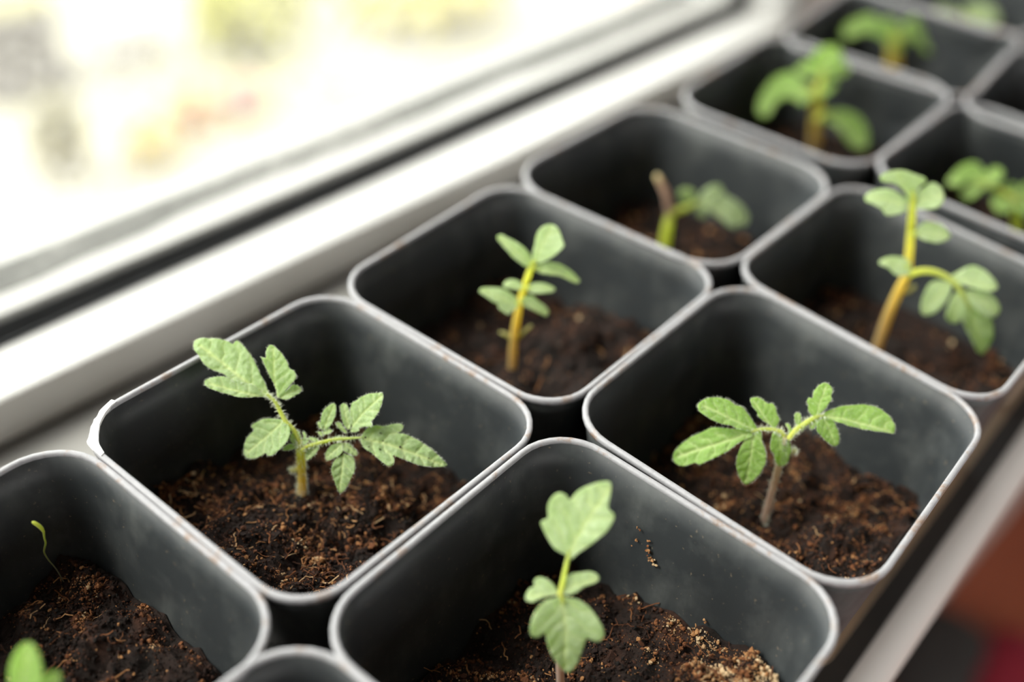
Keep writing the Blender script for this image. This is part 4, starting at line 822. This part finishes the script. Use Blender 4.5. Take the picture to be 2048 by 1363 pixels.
# ---------------------------------------------------------------- seedlings
def leaf_mesh(spec, res, rng, bend=.12):
    base, ax, nrm, L, pts = spec
    base, ax, nrm = np.array(base), np.array(ax), np.array(nrm); side = np.cross(nrm, ax)
    out = catmull([np.array(p) for p in pts], 10, closed=True)
    seg = np.linalg.norm(np.diff(np.vstack([out, out[:1]]), axis=0), axis=1); s = np.concatenate([[0], np.cumsum(seg)])
    nB = max(24, int(s[-1] / res)); q = np.linspace(0, s[-1], nB, endpoint=False)
    oc = np.vstack([out, out[:1]])
    B = np.stack([np.interp(q, s, oc[:, 0]), np.interp(q, s, oc[:, 1])], 1)
    # tiny serration of the margin
    lo, hi = B.min(0), B.max(0)
    g = []
    ny = int((hi[1] - lo[1]) / (res * .87)) + 1; nx = int((hi[0] - lo[0]) / res) + 1
    for j in range(ny + 1):
        for i in range(nx + 1):
            g.append((lo[0] + (i + .5 * (j % 2)) * res, lo[1] + j * res * .87))
    G = np.array(g)
    x, y = G[:, 0], G[:, 1]; ins = np.zeros(len(G), bool)
    for i in range(nB):
        x1, y1 = B[i]; x2, y2 = B[(i + 1) % nB]
        cnd = ((y1 > y) != (y2 > y))
        with np.errstate(divide='ignore', invalid='ignore'):
            ins ^= cnd & (x < (x2 - x1) * (y - y1) / (y2 - y1 + 1e-15) + x1)
    G = G[ins]
    if len(G):
        dmin = np.min(np.linalg.norm(G[:, None] - B[None], axis=2), axis=1); G = G[dmin > .55 * res]
    else: dmin = np.zeros(0)
    P2 = np.vstack([B, G]) if len(G) else B
    res_ = delaunay_2d_cdt([Vector(p) for p in P2], [(i, (i + 1) % nB) for i in range(nB)], [], 1, 1e-6)
    W2 = np.array([tuple(v) for v in res_[0]]); F = [tuple(f) for f in res_[2]]
    u, v = W2[:, 0], W2[:, 1]
    Wm = max(abs(v).max(), .05); Lw = max(L, .2)
    m_ = np.abs(v - .05 * Wm * np.sin(u / Lw * 5))
    per = .16 * Lw + .06
    wv = np.array([noise.noise(Vector((a * 4, c_ * 4, base[2] * 3))) for a, c_ in W2])
    ph = ((u - m_ * .75) / per + .25 * (v > 0) + .35 * wv) % 1.0
    dv = np.abs(ph - .5) * per * .8
    mid = np.exp(-(m_ / (.012 * Lw + .012)) ** 2) * (u < Lw * .95)
    lat = np.exp(-(dv / (.008 * Lw + .009)) ** 2) * np.clip(m_ / .05, 0, 1) * np.clip((Wm - m_) / (Wm * .5), 0, 1)
    vein = np.clip(mid + .55 * lat, 0, 1)
    k = rng.uniform(.7, 1.3)
    h = -.020 * Lw ** .5 * mid - .012 * lat * Lw ** .5
    h += .024 * Lw ** .6 * (1 - np.exp(-(dv / (.3 * per)) ** 2)) * np.clip(m_ / (.25 * Wm), 0, 1) * np.clip(1.2 - m_ / Wm, 0, 1)
    h += .012 * Lw ** .5 * np.array([noise.noise(Vector((a * 11, c_ * 11, base[0] * 5))) for a, c_ in W2])
    h += .20 * k * m_ ** 2 / Wm * .8 - bend * k * (u / Lw) ** 2 * Lw + bend * .5 * u
    h += .03 * Lw * np.array([noise.noise(Vector((a * 3 / Lw, b_ * 3 / Lw, base[0]))) for a, b_ in W2])
    top = base + u[:, None] * ax + v[:, None] * side + h[:, None] * nrm
    th = .016 + .004 * Lw
    bot = top - nrm * th
    n = len(W2)
    cnt = {}
    for f in F:
        for i in range(len(f)):
            e = (f[i], f[(i + 1) % len(f)]); cnt[tuple(sorted(e))] = cnt.get(tuple(sorted(e)), 0) + 1
    FF = []
    for f in F:
        a, b_, c_ = W2[f[0]], W2[f[1]], W2[f[2]]
        if (b_[0] - a[0]) * (c_[1] - a[1]) - (b_[1] - a[1]) * (c_[0] - a[0]) < 0: f = tuple(reversed(f))
        FF.append(f); FF.append(tuple(i + n for i in reversed(f)))
        for i in range(len(f)):
            p, q_ = f[i], f[(i + 1) % len(f)]
            if cnt[tuple(sorted((p, q_)))] == 1: FF.append((q_, p, p + n, q_ + n))
    margin = [(top[i], (top[i] - top.mean(0))) for i in range(min(nB, n))]
    return np.vstack([top, bot]), FF, np.concatenate([vein, vein]), margin, nrm, top

def add_hair(hb, p, d, length, rad, rng):
    d = d / (np.linalg.norm(d) + 1e-9)
    a = np.cross(d, [.3, .5, .8]); a /= np.linalg.norm(a); b_ = np.cross(d, a)
    tip = p + d * length + rng.normal(0, .12 * length, 3); mid_ = p + d * length * .55
    hb.add([tuple(p + rad * a), tuple(p - rad * .5 * a + rad * .87 * b_), tuple(p - rad * .5 * a - rad * .87 * b_),
            tuple(mid_ + rad * .7 * a), tuple(mid_ - rad * .35 * a + rad * .6 * b_), tuple(mid_ - rad * .35 * a - rad * .6 * b_), tuple(tip)],
           [(0, 1, 4, 3), (1, 2, 5, 4), (2, 0, 3, 5), (3, 4, 6), (4, 5, 6), (5, 3, 6)])

def make_seedling(key, name, label, stem_mat, leaf_mat, res):
    sp = PLANTS[key]; rng = np.random.default_rng(len(label) + int(sp['base'][0] * 7))
    root = empty(name, sp['base'])
    tag(root, label, 'seedling', 'tomato seedlings in the pots' if name != 'sprout' else None)
    hb = MB()
    def branch(nm, pts, mat, parent, sides=10):
        C4 = catmull(pts, 6)
        v, f, t = tube(C4[:, :3], C4[:, 3], sides)
        o = mesh_obj(nm, v, f, mat, parent, attrs={'along': t})
        if sp['hair']:
            for i in range(1, len(C4) - 1):
                for k in range(12 if nm == 'stem' else 8):
                    d = rng.normal(0, 1, 3); tg = C4[i + 1][:3] - C4[i - 1][:3]; tg /= np.linalg.norm(tg) + 1e-9
                    d -= tg * (d @ tg) * .8; d /= np.linalg.norm(d)
                    w = rng.uniform(0, 1); p = C4[i][:3] * (1 - w) + C4[i + 1][:3] * w
                    add_hair(hb, p + d * C4[i][3] * .95, d, rng.uniform(.05, .13), .0048, rng)
        return o
    st = [list(p) for p in sp['stem']]
    st.insert(0, [st[0][0], st[0][1], st[0][2] - .5, st[0][3] * 1.1])
    branch('stem', st, M[stem_mat], root)
    for nm, pet, leaflets in sp['leaves']:
        if not leaflets:
            branch(nm, pet, M['cotyledon'] if nm != 'cut_stalk' and nm != 'folded_cotyledon' else M['stem_lime' if nm == 'folded_cotyledon' else 'stem_mauve'], root); continue
        parent = branch('leaf', pet, M['petiole'], root, 8)
        for l in leaflets:
            v, f, vein, margin, nrm, top = leaf_mesh(l, res if l[3] > .5 else res * .6, rng)
            mesh_obj('leaflet', v, f, M[leaf_mat], parent, attrs={'vein': vein}, origin=sp['base'])
            if sp['hair']:
                for i, (p, d) in enumerate(margin):
                    for _ in range(2):
                        if rng.uniform() < .42:
                            add_hair(hb, p, d / np.linalg.norm(d) + nrm * rng.uniform(-.3, .8) + rng.normal(0, .25, 3), rng.uniform(.03, .07), .0034, rng)
                for i in rng.integers(0, len(top), int(len(top) * .25)):
                    add_hair(hb, top[i], nrm + rng.normal(0, .35, 3), rng.uniform(.015, .04), .0032, rng)
    if hb.v:
        o = mesh_obj('plant_hairs', hb.v, hb.f, M['hair'], root, smooth=False); o['kind'] = 'stuff'
    return root

make_seedling('A1', 'tomato_seedling', 'large hairy seedling with many notched leaves in the torn-rim pot', 'stem', 'leaf2', .028)
make_seedling('B2', 'tomato_seedling', 'hairy seedling with a mauve stem and spreading rounded leaves', 'stem_mauve', 'leaf', .028)
make_seedling('A2', 'tomato_seedling', 'upright seedling with leaves in two tiers and yellow cotyledons', 'stem', 'leaf3', .045)
make_seedling('B1', 'tomato_seedling', 'pale seedling with one upright leaf and one drooping leaf', 'stem_mauve', 'leaf3', .045)
make_seedling('A3', 'tomato_seedling', 'short lime-stemmed seedling with a cut-off stalk', 'stem_lime', 'leaf3', .06)
make_seedling('B3', 'tomato_seedling', 'tallest seedling, with a long bare stem and a hanging lobed leaf', 'stem', 'leaf3', .06)
make_seedling('A4', 'tomato_seedling', 'blurred seedling with two arching leaves bending down on either side', 'stem', 'leaf', .07)
make_seedling('A5', 'tomato_seedling', 'dim blurred yellow-green seedling near the window frame corner', 'stem', 'leaf', .09)
make_seedling('A6', 'tomato_seedling', 'blurred grey-green seedling in the farthest window-row pot', 'stem', 'leaf3', .09)
make_seedling('B4', 'tomato_seedling', 'blurred bright green lobed seedling cut by the photo edge', 'stem_lime', 'leaf', .08)
make_seedling('A0', 'tomato_seedling', 'blurred oval leaf pair rising from the pot with the bent sprout', 'stem', 'leaf', .05)
make_seedling('SPROUT', 'sprout', 'thin bent thread-like sprout with a folded lime tip', 'thread', 'leaf', .05)

# ---------------------------------------------------------------- crumbs stuck to the pot wall
def wall_clump(name, label, spots, sz, seed):
    rng = np.random.default_rng(seed)
    P, S_ = [], []
    for (x, y, z), k, spread in spots:
        for i in range(k):
            P.append((x + rng.normal(0, spread * .3) - .02, y + rng.normal(0, spread), z + rng.normal(0, spread))); S_.append(rng.uniform(.5, 1.2) * sz)
    v, f = crumb_arrays(np.array(P), np.array(S_), rng)
    o = mesh_obj(name, v, f, M['soil'], smooth=False, attrs={'tone': np.repeat(rng.normal(.86, .08, len(P)), 12)})
    tag(o, label, 'soil crumbs')
    o['kind'] = 'stuff'

rngs = np.random.default_rng(3)
sv, sf = crumb_arrays(np.array(SPECKS), rngs.uniform(.014, .034, len(SPECKS)), rngs)
tag(mesh_obj('soil_specks', sv, sf, M['soil'], smooth=False, attrs={'tone': [.18] * len(sv)}), 'dark soil specks on the long pointed leaf of the large hairy seedling', 'soil specks', kind='stuff')
wall_clump('soil_crumbs', 'beige soil crumbs stuck to the inside wall of the pale seedling pot',
           WALL_SPOTS, .035, 5)

# ---------------------------------------------------------------- garden outside
ground, gnt, gb, _ = new_mat('pale_flowery_ground')
gnt.links.new(ramp(gnt, noise_tex(gnt, 1.6, 3, .5), [(.3, (.185, .175, .15)), (.5, (.20, .19, .14)), (.62, (.23, .215, .085)), (.8, (.20, .19, .13))]), gb.inputs['Base Color'])
gb.inputs['Roughness'].default_value = .9
gm = mesh_obj('ground', [(-900, 42, -110), (1500, 42, -110), (1500, 2200, -110), (-900, 2200, -110)], [(0, 1, 2, 3)], ground, smooth=False)
tag(gm, kind='structure')
G = dict(yellow=plain('forsythia_yellow', (.42, .385, .06), .6, .15, 5), lime=plain('spring_lime', (.34, .34, .05), .6, .2, 5),
         orange=plain('petal_orange', (.42, .19, .03), .5, .2, 5), gold=plain('petal_gold', (.46, .34, .025), .5, .2, 5),
         pink=plain('petal_pink', (.38, .19, .17), .5, .2, 5), olive=plain('olive_foliage', (.17, .155, .05), .7, .3, 5),
         bark=plain('grey_bark', (.085, .077, .07), .9, .3, 8), stonew=plain('white_stone', (.45, .45, .46), .6, .05, 3), green=plain('garden_green', (.30, .32, .08), .7, .3, 5))
def clump(name, label, cat, group, x, y, w, h, n, petal, mat, stem_mat_, seed):
    rng = np.random.default_rng(seed)
    root = tag(empty(name, (x, y, -110)), label, cat, group)
    sb, pb = MB(), MB()
    for i in range(n):
        a, rr = rng.uniform(0, 6.28), math.sqrt(rng.uniform(0, 1))
        tx, ty, tz = x + math.cos(a) * rr * w, y + math.sin(a) * rr * w * .8, -110 + h * rng.uniform(.35, 1.0) * (1 - .3 * rr * rr)
        if i % 4 == 0:
            sb_v, sb_f, _ = tube([(x + .3 * (tx - x), y + .3 * (ty - y), -110), (x + .8 * (tx - x), y + .8 * (ty - y), -110 + .6 * (tz + 110)), (tx, ty, tz)], [.5, .4, .25], 4)
            sb.add(sb_v, sb_f)
        for q in range(3):
            d = rng.normal(0, 1, 3); d /= np.linalg.norm(d); e = np.cross(d, rng.normal(0, 1, 3)); e /= np.linalg.norm(e)
            c0 = np.array([tx, ty, tz]) + rng.normal(0, petal * .6, 3); c0[2] = max(c0[2], -109.5)
            pts = [c0 - d * petal, c0 + e * petal * .5, c0 + d * petal, c0 - e * petal * .5]
            pts = [np.array([p[0], p[1], max(p[2], -109.9)]) for p in pts]
            k2 = np.cross(d, e) * petal * .12
            pb.add([tuple(p) for p in pts] + [tuple(c0 + k2), tuple(c0 - k2)], [(0, 1, 4), (1, 2, 4), (2, 3, 4), (3, 0, 4), (1, 0, 5), (2, 1, 5), (3, 2, 5), (0, 3, 5)])
    mesh_obj('stems', sb.v, sb.f, stem_mat_, root)
    o = mesh_obj('blossom' if cat == 'flowers' else 'foliage', pb.v, pb.f, mat, root, smooth=False); o['kind'] = 'stuff'
sh = 'yellow shrubs outside the window'
clump('flowering_shrub', 'yellow-green flowering shrub outside, beside the flower clumps', 'shrub', sh, 157, 236, 13, 20, 380, 2.6, G['lime'], G['lime'], 1)
clump('flowering_shrub', 'largest yellow flowering shrub outside, toward the window frame corner', 'shrub', sh, 208, 222, 25, 20, 560, 2.8, G['yellow'], G['lime'], 2)
clump('flowering_shrub', 'pale yellow shrub outside, between the other two shrubs', 'shrub', sh, 186, 268, 18, 18, 380, 2.8, G['yellow'], G['lime'], 3)
fl = 'flower clumps outside the window'
clump('flower_clump', 'gold flower clump outside, closest to the olive tuft', 'flowers', fl, 104, 199, 5, 10, 90, 1.6, G['gold'], G['green'], 4)
clump('flower_clump', 'orange flower clump outside, between gold and pink ones', 'flowers', fl, 119, 206, 5, 10, 90, 1.6, G['orange'], G['green'], 5)
clump('flower_clump', 'pink flower clump outside, beside the orange one', 'flowers', fl, 133, 206, 5, 9, 90, 1.6, G['pink'], G['green'], 6)
clump('garden_tuft', 'olive grass tuft outside, beside the gold flowers', 'plant', None, 88, 208, 5, 18, 110, 2.0, G['olive'], G['olive'], 7)
# tree stump
root = tag(empty('tree_stump', (102, 256, -110)), 'dark grey-brown tree stump standing outside on pale gravel', 'tree stump')
pts = [(102, 256, -110), (102, 256, -107), (102.5, 256, -102), (103, 256, -92), (103, 256, -90)]
v, f, _ = tube(pts, [14, 11.5, 10, 9.5, 9], 18); mesh_obj('trunk', [(p[0] + .8 * noise.noise(Vector(p) * .4), p[1] + .8 * noise.noise(Vector(p) * .3), p[2]) for p in v], f, G['bark'], root)
v, f, _ = tube([(103, 256, -90.1), (103, 256, -89.6)], [8.8, 8.6], 18); mesh_obj('cut_top', v, f, G['olive'], root, smooth=False)
def planter(x, y, r_, h, label):
    root = tag(empty('planter', (x, y, -110)), label, 'planter', 'white planters outside')
    v, f, _ = tube([(x, y, -110), (x, y, -110 + h * .4), (x, y, -110 + h * .9), (x, y, -110 + h)], [r_ * .7, r_ * .9, r_, r_ * 1.04], 24, cap=True)
    mesh_obj('bowl', v, f, G['stonew'], root)
    v, f, _ = tube([(x, y, -110 + h), (x, y, -110 + h * 1.06)], [r_ * .9, r_ * .85], 24); mesh_obj('filling', v, f, G['stonew'], root, smooth=False)
planter(129, 250, 8, 13, 'large white round planter outside, beside the grey stump')
planter(118, 292, 8, 13, 'smaller white round planter outside, behind the grey stump')

# ---------------------------------------------------------------- things on the floor below the sill
def cushion(name, label, x, y, rx, ry, h, mat):
    v, f = [], []
    nu, nv = 28, 10
    for j in range(nv + 1):
        ph = -math.pi / 2 + math.pi * j / nv
        for i in range(nu):
            a = 2 * math.pi * i / nu
            cr = math.copysign(abs(math.cos(ph)) ** .6, math.cos(ph))
            v.append((x + rx * cr * math.copysign(abs(math.cos(a)) ** .7, math.cos(a)), y + ry * cr * math.copysign(abs(math.sin(a)) ** .7, math.sin(a)), -85 + h * (1 + math.sin(ph)) / 2))
    for j in range(nv):
        for i in range(nu): f.append((j * nu + i, j * nu + (i + 1) % nu, (j + 1) * nu + (i + 1) % nu, (j + 1) * nu + i))
    root = tag(empty(name, (x, y, -85)), label, 'cushion', 'cushions on the floor')
    mesh_obj('cover', v, f, mat, root)
    seam = [(x + rx * math.copysign(abs(math.cos(a)) ** .7, math.cos(a)), y + ry * math.copysign(abs(math.sin(a)) ** .7, math.sin(a)), -85 + h / 2) for a in np.linspace(0, 2 * math.pi, 40)]
    tv, tf, _ = tube(seam, [.5] * 40, 6); mesh_obj('piping', tv, tf, mat, root)
dark = plain('charcoal_cloth', (.035, .033, .032), .9, .3, 20); crim = plain('crimson_cloth', (.30, .012, .035), .9, .2, 20)
cushion('floor_cushion', 'charcoal cushion on the red-brown floor below the sill', 87.5, 10.0, 7, 4.5, 5, dark)
cushion('floor_cushion', 'crimson cushion on the floor beside the charcoal one', 92, 3.0, 6, 4, 4, crim)
